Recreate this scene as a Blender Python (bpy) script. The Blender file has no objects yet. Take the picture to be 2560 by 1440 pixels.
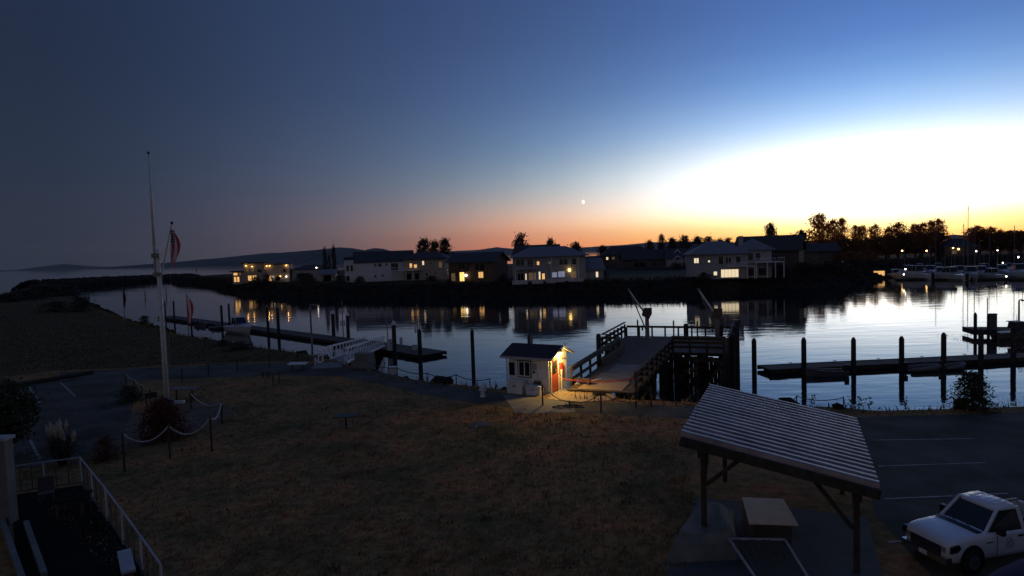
import bpy, bmesh, math, random
from mathutils import Matrix, Vector
sc = bpy.context.scene
COL = sc.collection
R = math.radians
PI = math.pi
# ------------------------------------------------------------------ camera
F = 1600.0
CAMH = 8.2
PITCH = math.atan(86 / F)
ROLL = -math.atan(.033)
CM = Matrix.Rotation(PI / 2 - PITCH, 4, 'X') @ Matrix.Rotation(ROLL, 4, 'Z')
cam = bpy.data.objects.new('camera', bpy.data.cameras.new('camera'))
COL.objects.link(cam)
cam.data.lens = 36 * F / 2560
cam.data.sensor_width = 36
cam.data.clip_start = .1
cam.data.clip_end = 40000
cam.matrix_world = Matrix.Translation((0, 0, CAMH)) @ CM
sc.camera = cam
# ------------------------------------------------------------------ sky (dusk), sun, exposure
SUN_AZ = 30.0          # degrees to the right of the view axis
w = bpy.data.worlds.new('World')
sc.world = w
w.use_nodes = True
nt = w.node_tree
N = nt.nodes
L = nt.links
bg = N['Background']


def mth(op, a, b=None, clamp=False):
    n = N.new('ShaderNodeMath')
    n.operation = op
    n.use_clamp = clamp
    for i, v in enumerate((a, b)):
        if v is None:
            continue
        if isinstance(v, (int, float)):
            n.inputs[i].default_value = v
        else:
            L.new(v, n.inputs[i])
    return n.outputs[0]


tc = N.new('ShaderNodeTexCoord')
sep = N.new('ShaderNodeSeparateXYZ')
L.new(tc.outputs['Generated'], sep.inputs[0])
X, Y, Z = sep.outputs
elev = mth('MULTIPLY', mth('ARCSINE', Z), 180 / PI / 60, False)
hl = mth('SQRT', mth('MAXIMUM', mth('ADD', mth('MULTIPLY', X, X), mth('MULTIPLY', Y, Y)), 1e-6))
dt = mth('DIVIDE', mth('ADD', mth('MULTIPLY', X, math.sin(R(SUN_AZ))), mth('MULTIPLY', Y, math.cos(R(SUN_AZ)))), hl)
daz = mth('MULTIPLY', mth('ARCCOSINE', mth('MINIMUM', mth('MAXIMUM', dt, -1), 1)), 180 / PI)
ZEN = (.022, .045, .125)
# twilight colours by angle from the sunset point: (degrees of azimuth, [(elevation, r, g, b), ...])
SKY = [
    (1, [(0, 2.4, 1.15, .26), (1.0, 3.0, 2.1, .8), (2.2, 3.3, 2.9, 2.0), (4.8, 3.0, 2.95, 2.8), (6.4, 2.1, 2.2, 2.3), (8.0, 1.25, 1.38, 1.55),
         (9.8, .58, .83, 1.18), (12.5, .23, .45, .88), (16, .105, .23, .60), (24, .056, .13, .39)]),
    (12, [(0, 1.6, .58, .12), (1.2, 1.75, 1.1, .30), (2.3, 1.95, 1.65, .95), (3.6, 1.9, 1.85, 1.65), (6.0, 1.45, 1.5, 1.5), (7.8, .92, 1.03, 1.14),
          (9.8, .44, .65, .98), (13, .175, .33, .67), (17, .088, .185, .46), (24, .053, .117, .34)]),
    (30, [(0, .88, .25, .13), (1.4, .98, .36, .20), (2.7, .86, .46, .31), (4, .60, .45, .39), (6, .31, .37, .43), (9, .145, .235, .385),
          (13.6, .077, .140, .30), (19, .049, .091, .22), (26, .036, .069, .185)]),
    (50, [(0, .105, .080, .095), (2, .110, .088, .115), (4, .088, .086, .126), (6, .070, .083, .134), (9, .053, .074, .130),
          (14, .034, .056, .120), (21, .026, .047, .110)]),
    (66, [(0, .022, .029, .047), (4, .023, .032, .054), (8, .019, .030, .056), (16, .015, .025, .052), (26, .014, .025, .060)]),
    (95, [(0, .040, .041, .056), (4, .044, .044, .062), (8, .042, .045, .066), (16, .032, .040, .066), (26, .026, .038, .078)]),
    (140, [(0, .115, .100, .105), (6, .145, .120, .120), (14, .122, .107, .118), (26, .078, .077, .105)]),  # columns behind the camera, brightened to light the walls that face it
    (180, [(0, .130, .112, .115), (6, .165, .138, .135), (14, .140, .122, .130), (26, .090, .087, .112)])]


def col_at(stops, el):
    st = stops + [(60,) + ZEN, (91,) + ZEN]
    for p, q in zip(st, st[1:]):
        if p[0] <= el <= q[0]:
            t = (el - p[0]) / (q[0] - p[0])
            return [math.log(p[i]) * (1 - t) + math.log(q[i]) * t for i in (1, 2, 3)]
    return [math.log(v) for v in st[-1][1:]]


def sky_raw(az, el):
    az = min(abs(az), 360 - abs(az))
    if az <= SKY[0][0]:
        return col_at(SKY[0][1], el)
    for p, q in zip(SKY, SKY[1:]):
        if p[0] <= az <= q[0]:
            t = (az - p[0]) / (q[0] - p[0])
            return [u * (1 - t) + v * t for u, v in zip(col_at(p[1], el), col_at(q[1], el))]


def sky_smooth(az, el):
    acc = [0, 0, 0]
    ws = 0
    for i in range(-4, 5):
        for j in range(-2, 3):
            wt = math.exp(-(i / 2.2) ** 2 - (j / 1.3) ** 2)
            c = sky_raw(az + i * 2.6, abs(el + j * .45))
            ws += wt
            acc = [x + y * wt for x, y in zip(acc, c)]
    return [math.exp(x / ws) for x in acc]


ELS = [0, .6, 1.3, 2, 2.7, 3.5, 4.3, 5.2, 6, 6.8, 7.6, 8.5, 9.5, 10.5, 12, 13.5, 15.5, 18, 21, 25, 30, 38, 48, 60]
prev = None
pd = 0
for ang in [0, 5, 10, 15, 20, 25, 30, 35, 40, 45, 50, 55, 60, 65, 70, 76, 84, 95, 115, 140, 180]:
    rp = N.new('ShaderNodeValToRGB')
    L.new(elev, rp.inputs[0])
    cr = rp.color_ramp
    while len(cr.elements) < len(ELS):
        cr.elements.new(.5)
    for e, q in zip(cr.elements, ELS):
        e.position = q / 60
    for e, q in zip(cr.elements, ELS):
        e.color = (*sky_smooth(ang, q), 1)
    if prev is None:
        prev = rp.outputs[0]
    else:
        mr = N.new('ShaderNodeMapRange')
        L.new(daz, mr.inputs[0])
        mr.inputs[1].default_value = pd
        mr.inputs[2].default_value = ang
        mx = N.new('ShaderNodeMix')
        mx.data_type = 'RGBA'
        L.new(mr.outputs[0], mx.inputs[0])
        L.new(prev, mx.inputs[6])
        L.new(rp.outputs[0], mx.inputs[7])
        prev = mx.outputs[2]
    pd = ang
sky = N.new('ShaderNodeTexSky')
sky.sky_type = 'NISHITA'
sky.sun_disc = False
sky.sun_elevation = R(-4)
sky.sun_rotation = R(SUN_AZ)
sky.ozone_density = 3.0
ad = N.new('ShaderNodeMix')
ad.data_type = 'RGBA'
ad.blend_type = 'ADD'
ad.inputs[0].default_value = .03
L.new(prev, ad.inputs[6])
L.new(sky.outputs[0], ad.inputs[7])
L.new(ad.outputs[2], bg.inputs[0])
bg.inputs[1].default_value = 1.0
sl = bpy.data.lights.new('sun', 'SUN')
sl.energy = .02
sl.angle = R(8)
sl.color = (1, .7, .45)
so = bpy.data.objects.new('sun', sl)
COL.objects.link(so)
so.rotation_euler = (R(90 - 1.5), 0, R(180 - SUN_AZ))
sc.view_settings.view_transform = 'Standard'
sc.view_settings.look = 'None'
sc.view_settings.exposure = 0
sc.view_settings.gamma = 1
sc.view_settings.use_curve_mapping = False
try:
    sc.cycles.use_denoising = True
    sc.cycles.max_bounces = 5
    sc.cycles.caustics_reflective = False
    sc.cycles.caustics_refractive = False
    sc.cycles.sample_clamp_indirect = 4
except Exception:
    pass
random.seed(7)
rnd = random.uniform


# ------------------------------------------------------------------ placing helpers
def gp(px, py, z=0.0):
    """photo pixel -> point on the level z"""
    d = CM.to_3x3() @ Vector(((px - 1280) / F, -(py - 720) / F, -1))
    t = (z - CAMH) / d.z
    return Vector((d.x * t, d.y * t, z))


def hp(px, d, z=0.0):
    """column px at distance d (along y) and height z"""
    m = CM.to_3x3().transposed()
    k = (px - 1280) / F
    a = m @ Vector((1, 0, 0))
    b = m @ Vector((0, d, z - CAMH))
    x = -(b.x + k * b.z) / (a.x + k * a.z)
    return Vector((x, d, z))


def zat(px, py, d):
    dd = CM.to_3x3() @ Vector(((px - 1280) / F, -(py - 720) / F, -1))
    return CAMH + dd.z * d / dd.y


WL = -2.8
ORD = ['first', 'second', 'third', 'fourth', 'fifth', 'sixth', 'seventh', 'eighth', 'ninth', 'tenth', 'eleventh', 'twelfth', 'thirteenth', 'fourteenth', 'fifteenth', 'sixteenth']


# ------------------------------------------------------------------ materials
def mat(name, col, rough=.7, var=.25, scale=6.0, bump=0.0, metal=0.0, emit=None, estr=0.0, col2=None, spec=.5, det=4, stretch=None):
    m = bpy.data.materials.new(name)
    m.use_nodes = True
    n = m.node_tree.nodes
    l = m.node_tree.links
    p = n['Principled BSDF']
    p.inputs['Roughness'].default_value = rough
    p.inputs['Metallic'].default_value = metal
    p.inputs['Specular IOR Level'].default_value = spec
    if emit:
        p.inputs['Emission Color'].default_value = (*emit, 1)
        p.inputs['Emission Strength'].default_value = estr
    p.inputs['Base Color'].default_value = (*col, 1)
    if var > 0 or col2 or bump:
        t = n.new('ShaderNodeTexCoord')
        mp = n.new('ShaderNodeMapping')
        l.new(t.outputs['Object'], mp.inputs[0])
        if stretch:
            mp.inputs['Scale'].default_value = stretch
        ns = n.new('ShaderNodeTexNoise')
        ns.inputs['Scale'].default_value = scale
        ns.inputs['Detail'].default_value = det
        ns.inputs['Roughness'].default_value = .65
        l.new(mp.outputs[0], ns.inputs['Vector'])
        rp = n.new('ShaderNodeValToRGB')
        l.new(ns.outputs['Fac'], rp.inputs[0])
        c2 = col2 or tuple(min(1, c * (1 + var)) for c in col)
        c1 = col if col2 else tuple(c * (1 - var) for c in col)
        rp.color_ramp.elements[0].position = .35
        rp.color_ramp.elements[1].position = .65
        rp.color_ramp.elements[0].color = (*c1, 1)
        rp.color_ramp.elements[1].color = (*c2, 1)
        l.new(rp.outputs[0], p.inputs['Base Color'])
        if bump:
            bp = n.new('ShaderNodeBump')
            bp.inputs['Strength'].default_value = bump
            bp.inputs['Distance'].default_value = .05
            l.new(ns.outputs['Fac'], bp.inputs['Height'])
            l.new(bp.outputs[0], p.inputs['Normal'])
    return m


M = {}
M['white'] = mat('white_paint', (.72, .72, .70), .5, .08, 3)
M['kioskwall'] = mat('kiosk_siding', (.78, .77, .72), .6, .1, 2)
M['alu'] = mat('aluminium', (.74, .74, .74), .5, .08, 4)
M['timber'] = mat('weathered_timber', (.045, .035, .026), .85, .4, 5, .4, stretch=(1, 1, .3))
M['plank'] = mat('deck_plank', (.080, .060, .042), .85, .35, 3, .3)
M['pile'] = mat('tarred_pile', (.03, .029, .03), .75, .4, 4, .4, stretch=(1, 1, .2))
M['black'] = mat('black_paint', (.015, .015, .016), .5, .2, 4)
M['rubber'] = mat('rubber', (.02, .02, .02), .8, .2, 4)
M['dark_roof'] = mat('asphalt_shingle', (.045, .047, .055), .8, .3, 8, .3)
M['kroof'] = mat('kiosk_shingle', (.028, .028, .032), .85, .3, 8, .3)
M['grey_roof'] = mat('grey_shingle', (.19, .195, .22), .75, .25, 5, .3)
M['brown_roof'] = mat('brown_shingle', (.05, .042, .038), .8, .3, 5, .3)
M['wall_white'] = mat('pale_siding', (.68, .69, .71), .7, .1, 1)
M['wall_tan'] = mat('tan_siding', (.42, .35, .27), .75, .15, 1)
M['wall_brown'] = mat('brown_siding', (.15, .085, .055), .8, .25, 1.5)
M['wall_grey'] = mat('grey_siding', (.38, .38, .40), .75, .15, 1)
M['wall_dark'] = mat('dark_siding', (.085, .07, .06), .8, .2, 1)
M['glass'] = mat('dark_window_glass', (.012, .014, .018), .06, 0)
M['lit'] = mat('lit_window', (.8, .6, .3), .5, 0, emit=(1, .53, .17), estr=.85)
M['lit_y'] = mat('bright_lit_window', (.8, .7, .4), .5, 0, emit=(1, .64, .18), estr=1.4)
M['lit_w'] = mat('white_lit_window', (.8, .8, .7), .5, 0, emit=(1, .80, .50), estr=.85)
M['lit_b'] = mat('cool_lit_window', (.7, .75, .9), .5, 0, emit=(.62, .68, 1), estr=.22)
M['lit_dim'] = mat('dim_lit_window', (.5, .4, .25), .5, 0, emit=(1, .62, .3), estr=.07)
M['bulb'] = mat('warm_bulb', (1, .8, .5), .4, 0, emit=(1, .64, .17), estr=5)
M['bulb_w'] = mat('white_bulb', (1, 1, 1), .4, 0, emit=(1, .88, .7), estr=6)
M['bulb_o'] = mat('orange_bulb', (1, .7, .4), .4, 0, emit=(1, .55, .18), estr=10)
M['leaf_far'] = mat('far_foliage', (.045, .032, .014), .8, .5, .6)
M['leaf_pop'] = mat('poplar_foliage', (.16, .070, .020), .8, .5, .6)
_n = M['leaf_pop'].node_tree
_t = _n.nodes.new('ShaderNodeBsdfTranslucent')
_t.inputs[0].default_value = (.9, .30, .04, 1)  # sunset glow bleeding round the crowns is put into this orange
_m = _n.nodes.new('ShaderNodeMixShader')
_m.inputs[0].default_value = .75
_n.links.new(_n.nodes['Principled BSDF'].outputs[0], _m.inputs[1])
_n.links.new(_t.outputs[0], _m.inputs[2])
_n.links.new(_m.outputs[0], _n.nodes['Material Output'].inputs[0])
M['leaf_belt'] = mat('belt_foliage', (.055, .032, .013), .8, .5, .6)
_n = M['leaf_belt'].node_tree
_t = _n.nodes.new('ShaderNodeBsdfTranslucent')
_t.inputs[0].default_value = (.55, .17, .025, 1)  # the same sunset glow, put into the belt's leaf colour
_m = _n.nodes.new('ShaderNodeMixShader')
_m.inputs[0].default_value = .5
_n.links.new(_n.nodes['Principled BSDF'].outputs[0], _m.inputs[1])
_n.links.new(_t.outputs[0], _m.inputs[2])
_n.links.new(_m.outputs[0], _n.nodes['Material Output'].inputs[0])
M['leaf'] = mat('foliage', (.035, .045, .016), .7, .5, 3)
M['leaf_red'] = mat('red_foliage', (.14, .030, .014), .7, .5, 4)
M['bark'] = mat('bark', (.05, .04, .03), .9, .3, 4, .4)
M['rock'] = mat('riprap_rock', (.024, .022, .020), .95, .45, .6, .3, spec=.05)
M['concrete'] = mat('concrete', (.17, .17, .165), .85, .2, 1.2, .15)
M['asphalt'] = mat('asphalt', (.082, .080, .066), .95, .45, .4, .1, det=8, spec=.15)
M['paint'] = mat('road_paint', (.10, .10, .09), .8, 0, 3.5, col2=(.40, .40, .38), det=8)
M['corr'] = mat('corrugated_metal', (.25, .22, .23), .45, .35, 1.0, metal=.5)
M['rope'] = mat('pale_rope', (.42, .40, .37), .8, .2, 9)
M['rope_d'] = mat('tarred_rope', (.05, .05, .055), .8, .2, 9)
M['steel'] = mat('galvanised_steel', (.20, .20, .20), .55, .2, 3, metal=.5)
M['flagpole'] = mat('flagpole_paint', (.68, .67, .62), .5, .1, 3)
M['red'] = mat('flag_red', (.62, .07, .07), .8, .15, 9)
M['flagwhite'] = mat('flag_white', (.85, .78, .78), .8, .1, 9)
M['navy'] = mat('flag_navy', (.02, .028, .075), .8, .2, 9)
M['door'] = mat('red_door', (.36, .055, .018), .5, .15, 2)
M['redbox'] = mat('red_enamel', (.42, .035, .025), .45, .15, 4)
M['ply'] = mat('plywood', (.30, .22, .13), .7, .15, 2, stretch=(1, 5, 1))
M['tan'] = mat('tan_board', (.80, .60, .45), .65, .12, 2.5)
M['tarp'] = mat('grey_tarp', (.15, .15, .14), .7, .2, 2, .2)
M['net'] = mat('grey_net', (.09, .09, .085), .9, .3, 20)
M['truckw'] = mat('truck_paint', (.74, .74, .76), .3, .04, 1, spec=.6)
M['truckglass'] = mat('car_glass', (.02, .03, .032), .04, 0)
M['chrome'] = mat('chrome', (.5, .5, .5), .25, 0, metal=1)
M['bluecanvas'] = mat('blue_canvas', (.010, .012, .045), .85, .2, 3)
M['hullw'] = mat('gelcoat', (.58, .59, .61), .35, .08, 1)
M['hull_d'] = mat('dark_hull', (.10, .10, .11), .5, .2, 1)
M['inflat'] = mat('inflatable_grey', (.15, .145, .14), .6, .2, 2)
M['pampas'] = mat('pampas_plume', (.45, .38, .27), .9, .2, 5)
M['straw'] = mat('dry_blades', (.24, .15, .066), .9, .6, 1.5)
M['mulch'] = mat('mulch', (.12, .085, .055), .95, .4, 2, .4)
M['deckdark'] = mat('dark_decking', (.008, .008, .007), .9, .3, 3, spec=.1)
M['hill'] = mat('forested_hill', (.05, .06, .055), .95, .3, .004)
M['signred'] = mat('barrier_red', (.42, .07, .06), .7, .1, 3)


def ground_mat(name, c1, c2, c3, s1, s2):
    m = bpy.data.materials.new(name)
    m.use_nodes = True
    n = m.node_tree.nodes
    l = m.node_tree.links
    p = n['Principled BSDF']
    p.inputs['Roughness'].default_value = .95
    p.inputs['Specular IOR Level'].default_value = .1
    t = n.new('ShaderNodeTexCoord')
    a = n.new('ShaderNodeTexNoise')
    a.inputs['Scale'].default_value = s1
    a.inputs['Detail'].default_value = 6
    a.inputs['Roughness'].default_value = .7
    b = n.new('ShaderNodeTexNoise')
    b.inputs['Scale'].default_value = s2
    b.inputs['Detail'].default_value = 8
    b.inputs['Roughness'].default_value = .75
    for q in (a, b):
        l.new(t.outputs['Object'], q.inputs['Vector'])
    rp = n.new('ShaderNodeValToRGB')
    l.new(a.outputs['Fac'], rp.inputs[0])
    rp.color_ramp.elements[0].position = .34
    rp.color_ramp.elements[1].position = .66
    rp.color_ramp.elements[0].color = (*c1, 1)
    rp.color_ramp.elements[1].color = (*c3, 1)
    e = rp.color_ramp.elements.new(.5)
    e.color = (*c2, 1)
    mx = n.new('ShaderNodeMix')
    mx.data_type = 'RGBA'
    mx.blend_type = 'MULTIPLY'
    mx.inputs[0].default_value = 1
    r2 = n.new('ShaderNodeValToRGB')
    r2.color_ramp.elements[0].position = .3
    r2.color_ramp.elements[1].position = .7
    r2.color_ramp.elements[0].color = (.35, .35, .35, 1)
    r2.color_ramp.elements[1].color = (1.7, 1.7, 1.7, 1)
    l.new(b.outputs['Fac'], r2.inputs[0])
    l.new(rp.outputs[0], mx.inputs[6])
    l.new(r2.outputs[0], mx.inputs[7])
    l.new(mx.outputs[2], p.inputs['Base Color'])
    bp = n.new('ShaderNodeBump')
    bp.inputs['Strength'].default_value = .6
    bp.inputs['Distance'].default_value = .08
    l.new(b.outputs['Fac'], bp.inputs['Height'])
    l.new(bp.outputs[0], p.inputs['Normal'])
    return m


M['lawn'] = ground_mat('dry_lawn', (.095, .086, .036), (.25, .150, .062), (.42, .170, .070), .30, 2.6)
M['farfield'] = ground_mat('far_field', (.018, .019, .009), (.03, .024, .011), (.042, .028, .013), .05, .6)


def water_mat():
    m = bpy.data.materials.new('harbour_water')
    m.use_nodes = True
    n = m.node_tree.nodes
    l = m.node_tree.links
    p = n['Principled BSDF']
    p.inputs['Base Color'].default_value = (.014, .018, .022, 1)
    p.inputs['Roughness'].default_value = .035
    p.inputs['IOR'].default_value = 1.45
    t = n.new('ShaderNodeTexCoord')
    mp = n.new('ShaderNodeMapping')
    mp.inputs['Scale'].default_value = (.35, .9, 1)
    l.new(t.outputs['Object'], mp.inputs[0])
    a = n.new('ShaderNodeTexNoise')
    a.inputs['Scale'].default_value = .55
    a.inputs['Detail'].default_value = 5
    b = n.new('ShaderNodeTexNoise')
    b.inputs['Scale'].default_value = .035
    b.inputs['Detail'].default_value = 2
    l.new(mp.outputs[0], a.inputs['Vector'])
    l.new(mp.outputs[0], b.inputs['Vector'])
    mr = n.new('ShaderNodeMapRange')
    mr.inputs[1].default_value = .35
    mr.inputs[2].default_value = .7
    mr.inputs[3].default_value = .25
    l.new(b.outputs['Fac'], mr.inputs[0])
    mu = n.new('ShaderNodeMath')
    mu.operation = 'MULTIPLY'
    l.new(a.outputs['Fac'], mu.inputs[0])
    l.new(mr.outputs[0], mu.inputs[1])
    bp = n.new('ShaderNodeBump')
    bp.inputs['Strength'].default_value = 1
    bp.inputs['Distance'].default_value = .04
    l.new(mu.outputs[0], bp.inputs['Height'])
    l.new(bp.outputs[0], p.inputs['Normal'])
    return m


M['water'] = water_mat()


# ------------------------------------------------------------------ mesh builder
class MB:
    def __init__(s):
        s.v = []
        s.f = []
        s.m = []
        s.c = 0

    def add(s, vs, fs):
        o = len(s.v)
        s.v += [tuple(q) for q in vs]
        for f in fs:
            s.f.append(tuple(i + o for i in f))
            s.m.append(s.c)
        return s

    def box(s, x0, x1, y0, y1, z0, z1):
        return s.add([(x0, y0, z0), (x1, y0, z0), (x1, y1, z0), (x0, y1, z0), (x0, y0, z1), (x1, y0, z1), (x1, y1, z1), (x0, y1, z1)],
                     [(0, 3, 2, 1), (4, 5, 6, 7), (0, 1, 5, 4), (1, 2, 6, 5), (2, 3, 7, 6), (3, 0, 4, 7)])

    def beam(s, a, b, w, h, up=(0, 0, 1)):
        a, b, up = Vector(a), Vector(b), Vector(up)
        d = (b - a).normalized()
        if abs(d.dot(up)) > .98:
            up = Vector((0, 1, 0))
        sd = d.cross(up).normalized() * w / 2
        u = sd.cross(d).normalized() * h / 2
        vs = [a - sd - u, a + sd - u, a + sd + u, a - sd + u, b - sd - u, b + sd - u, b + sd + u, b - sd + u]
        return s.add(vs, [(3, 2, 1, 0), (4, 5, 6, 7), (0, 1, 5, 4), (1, 2, 6, 5), (2, 3, 7, 6), (3, 0, 4, 7)])

    def tube(s, pts, r, n=6, caps=True):
        pts = [Vector(p) for p in pts]
        rs = r if isinstance(r, (list, tuple)) else [r] * len(pts)
        vs = []
        fs = []
        pu = None
        for i, p in enumerate(pts):
            d = (pts[min(i + 1, len(pts) - 1)] - pts[max(i - 1, 0)]).normalized()
            if pu is None:
                pu = Vector((1, 0, 0)) if abs(d.x) < .9 else Vector((0, 1, 0))
            sd = d.cross(pu).normalized()
            u = sd.cross(d).normalized()
            pu = u
            for k in range(n):
                a = 2 * PI * k / n
                vs.append(p + (u * math.cos(a) + sd * math.sin(a)) * rs[i])
        for i in range(len(pts) - 1):
            for k in range(n):
                a, b = i * n + k, i * n + (k + 1) % n
                fs.append((a, b, b + n, a + n))
        if caps:
            fs.append(tuple(reversed(range(n))))
            fs.append(tuple(range((len(pts) - 1) * n, len(pts) * n)))
        return s.add(vs, fs)

    def ball(s, c, r, nu=10, nv=6):
        rx, ry, rz = r if isinstance(r, (tuple, list)) else (r, r, r)
        vs = [(c[0], c[1], c[2] - rz)]
        for j in range(1, nv):
            t = PI * j / nv
            for k in range(nu):
                a = 2 * PI * k / nu
                vs.append((c[0] + rx * math.sin(t) * math.cos(a), c[1] + ry * math.sin(t) * math.sin(a), c[2] - rz * math.cos(t)))
        vs.append((c[0], c[1], c[2] + rz))
        fs = []
        for k in range(nu):
            fs.append((0, 1 + (k + 1) % nu, 1 + k))
            e = 1 + (nv - 2) * nu
            fs.append((e + k, e + (k + 1) % nu, len(vs) - 1))
        for j in range(nv - 2):
            for k in range(nu):
                a, b = 1 + j * nu + k, 1 + j * nu + (k + 1) % nu
                fs.append((a, b, b + nu, a + nu))
        return s.add(vs, fs)

    def prism(s, poly, axis, a, b):
        """poly of 2-d points extruded along axis from a to b"""
        n = len(poly)

        def pt(p, t):
            return {'x': (t, p[0], p[1]), 'y': (p[0], t, p[1]), 'z': (p[0], p[1], t)}[axis]
        vs = [pt(p, a) for p in poly] + [pt(p, b) for p in poly]
        fs = [tuple(range(n)), tuple(reversed(range(n, 2 * n)))]
        for i in range(n):
            j = (i + 1) % n
            fs.append((i, i + n, j + n, j))
        return s.add(vs, fs)

    def loft(s, rings, close=False, caps=True):
        n = len(rings[0])
        vs = [p for r in rings for p in r]
        fs = []
        for i in range(len(rings) - 1):
            for k in range(n if close else n - 1):
                a, b = i * n + k, i * n + (k + 1) % n
                fs.append((a, b, b + n, a + n))
        if caps:
            fs.append(tuple(reversed(range(n))))
            fs.append(tuple(range((len(rings) - 1) * n, len(rings) * n)))
        return s.add(vs, fs)

    def mesh(s, name, mats, smooth=False):
        me = bpy.data.meshes.new(name)
        me.from_pydata(s.v, [], s.f)
        for q in (mats if isinstance(mats, (list, tuple)) else [mats]):
            me.materials.append(q)
        if max(s.m or [0]) > 0:
            me.polygons.foreach_set('material_index', s.m)
        if smooth:
            me.polygons.foreach_set('use_smooth', [True] * len(me.polygons))
        me.update()
        bm = bmesh.new()
        bm.from_mesh(me)
        if len(bm.faces) < 4000:
            bmesh.ops.recalc_face_normals(bm, faces=bm.faces)
            bm.to_mesh(me)
        bm.free()
        return me

    def build(s, name, mats, parent=None, loc=None, rz=None, smooth=False):
        return link(name, s.mesh(name, mats, smooth), parent, loc, rz)


def link(name, me, parent=None, loc=None, rz=None):
    o = bpy.data.objects.new(name, me)
    COL.objects.link(o)
    if parent:
        o.parent = parent
    if loc is not None:
        o.location = loc
    if rz is not None:
        o.rotation_euler = (0, 0, rz)
    return o


def tag(o, label, cat, group=None):
    o['label'] = label
    o['category'] = cat
    if group:
        o['group'] = group
    return o


def thing(name, label, cat, loc, rz=0, group=None):
    o = bpy.data.objects.new(name, None)
    COL.objects.link(o)
    o.empty_display_size = .2
    o.location = loc
    o.rotation_euler = (0, 0, rz)
    return tag(o, label, cat, group)


def struct(o, kind='structure'):
    o['kind'] = kind
    return o


def lamp(parent, loc, power, col, r=.08):
    l = bpy.data.lights.new('lamp_light', 'POINT')
    l.energy = power
    l.color = col
    l.shadow_soft_size = r
    o = bpy.data.objects.new('lamp_light', l)
    COL.objects.link(o)
    o.parent = parent
    o.location = loc
    return o


def sag(a, b, s, n=10):
    a, b = Vector(a), Vector(b)
    return [a.lerp(b, i / n) - Vector((0, 0, s * 4 * (i / n) * (1 - i / n))) for i in range(n + 1)]


# ================================================================== THE SETTING
from mathutils.geometry import tessellate_polygon


def sheet(name, pts, m, z=None):
    vs = [Vector((p[0], p[1], p[2] if z is None else z)) for p in pts]
    fs = tessellate_polygon([[Vector((v.x, v.y, 0)) for v in vs]])
    b = MB()
    b.add(vs, fs)
    o = b.build(name, m)
    return struct(o)


b = MB()
b.add([(-9000, -300, WL), (9000, -300, WL), (9000, 15000, WL), (-9000, 15000, WL)], [(0, 1, 2, 3)])
struct(b.build('water', M['water']))


def offs(line, dist, z):
    out = []
    for i, p in enumerate(line):
        d = line[min(i + 1, len(line) - 1)] - line[max(i - 1, 0)]
        n = Vector((-d.y, d.x, 0)).normalized()
        out.append(Vector((p.x + n.x * dist, p.y + n.y * dist, z)))
    return out


def resample(line, step):
    out = []
    for a, c in zip(line, line[1:]):
        n = max(1, int((c - a).length / step))
        out += [a.lerp(c, i / n) for i in range(n)]
    return out + [line[-1]]


def rock_mesh(name, spots, parent=None):
    t = (1 + 5 ** .5) / 2
    base = [Vector(v).normalized() for v in [(-1, t, 0), (1, t, 0), (-1, -t, 0), (1, -t, 0), (0, -1, t), (0, 1, t), (0, -1, -t), (0, 1, -t), (t, 0, -1), (t, 0, 1), (-t, 0, -1), (-t, 0, 1)]]
    fc = [(0, 11, 5), (0, 5, 1), (0, 1, 7), (0, 7, 10), (0, 10, 11), (1, 5, 9), (5, 11, 4), (11, 10, 2), (10, 7, 6), (7, 1, 8), (3, 9, 4), (3, 4, 2), (3, 2, 6), (3, 6, 8), (3, 8, 9), (4, 9, 5), (2, 4, 11), (6, 2, 10), (8, 6, 7), (9, 8, 1)]
    mb = MB()
    for p, s in spots:
        sx, sy, sz = s * rnd(.7, 1.3), s * rnd(.7, 1.3), s * rnd(.5, .9)
        a = rnd(0, 6.3)
        ca, sa = math.cos(a), math.sin(a)
        vs = []
        for q in base:
            k = rnd(.75, 1.2)
            x, y, z = q.x * sx * k, q.y * sy * k, q.z * sz * k
            vs.append((p[0] + x * ca - y * sa, p[1] + x * sa + y * ca, p[2] + z))
        mb.add(vs, fc)
    return mb.build(name, M['rock'], parent)


crest_px = [(-500, 790), (-250, 762), (0, 739), (60, 722), (150, 722), (185, 742), (235, 769), (290, 790), (330, 806), (400, 821), (445, 836), (540, 852), (640, 869), (740, 881),
            (800, 891), (905, 921), (1000, 946), (1100, 957), (1190, 967), (1250, 972), (1420, 985), (1580, 1000), (1720, 1008), (1960, 1012), (2100, 1020), (2200, 1025), (2350, 1023), (2560, 1016), (3200, 1010)]
near_crest = resample([gp(*p) for p in crest_px], 4)
rr = random.Random(3)
near_crest = [p + Vector((rr.uniform(-.25, .25), rr.uniform(-.25, .25), 0)) for p in near_crest]
sheet('ground', near_crest + [Vector((300, -60, 0)), Vector((-500, -60, 0))], M['lawn'], 0)
toe = offs(near_crest, 6, -4.2)
b = MB()
for i in range(len(near_crest) - 1):
    p, q, r, s = near_crest[i], near_crest[i + 1], toe[i + 1], toe[i]
    b.add([(p.x, p.y, 0), (q.x, q.y, 0), r, s], [(0, 1, 2, 3)])
struct(b.build('shore_bank', M['rock']))
spots = []
fine = resample(near_crest, 1.1)
fo = offs(fine, 6, -4.2)
for p, q in zip(fine, fo):
    far = p.length > 140
    for k in range(1 if far else 4):
        t = rr.uniform(.02, .75)
        c = p.lerp(q, t)
        spots.append(((c.x + rr.uniform(-.5, .5), c.y + rr.uniform(-.5, .5), c.z + .05), rr.uniform(.25, .6) * (1.6 if far else 1)))
struct(rock_mesh('shore_riprap', spots), 'stuff')

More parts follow.
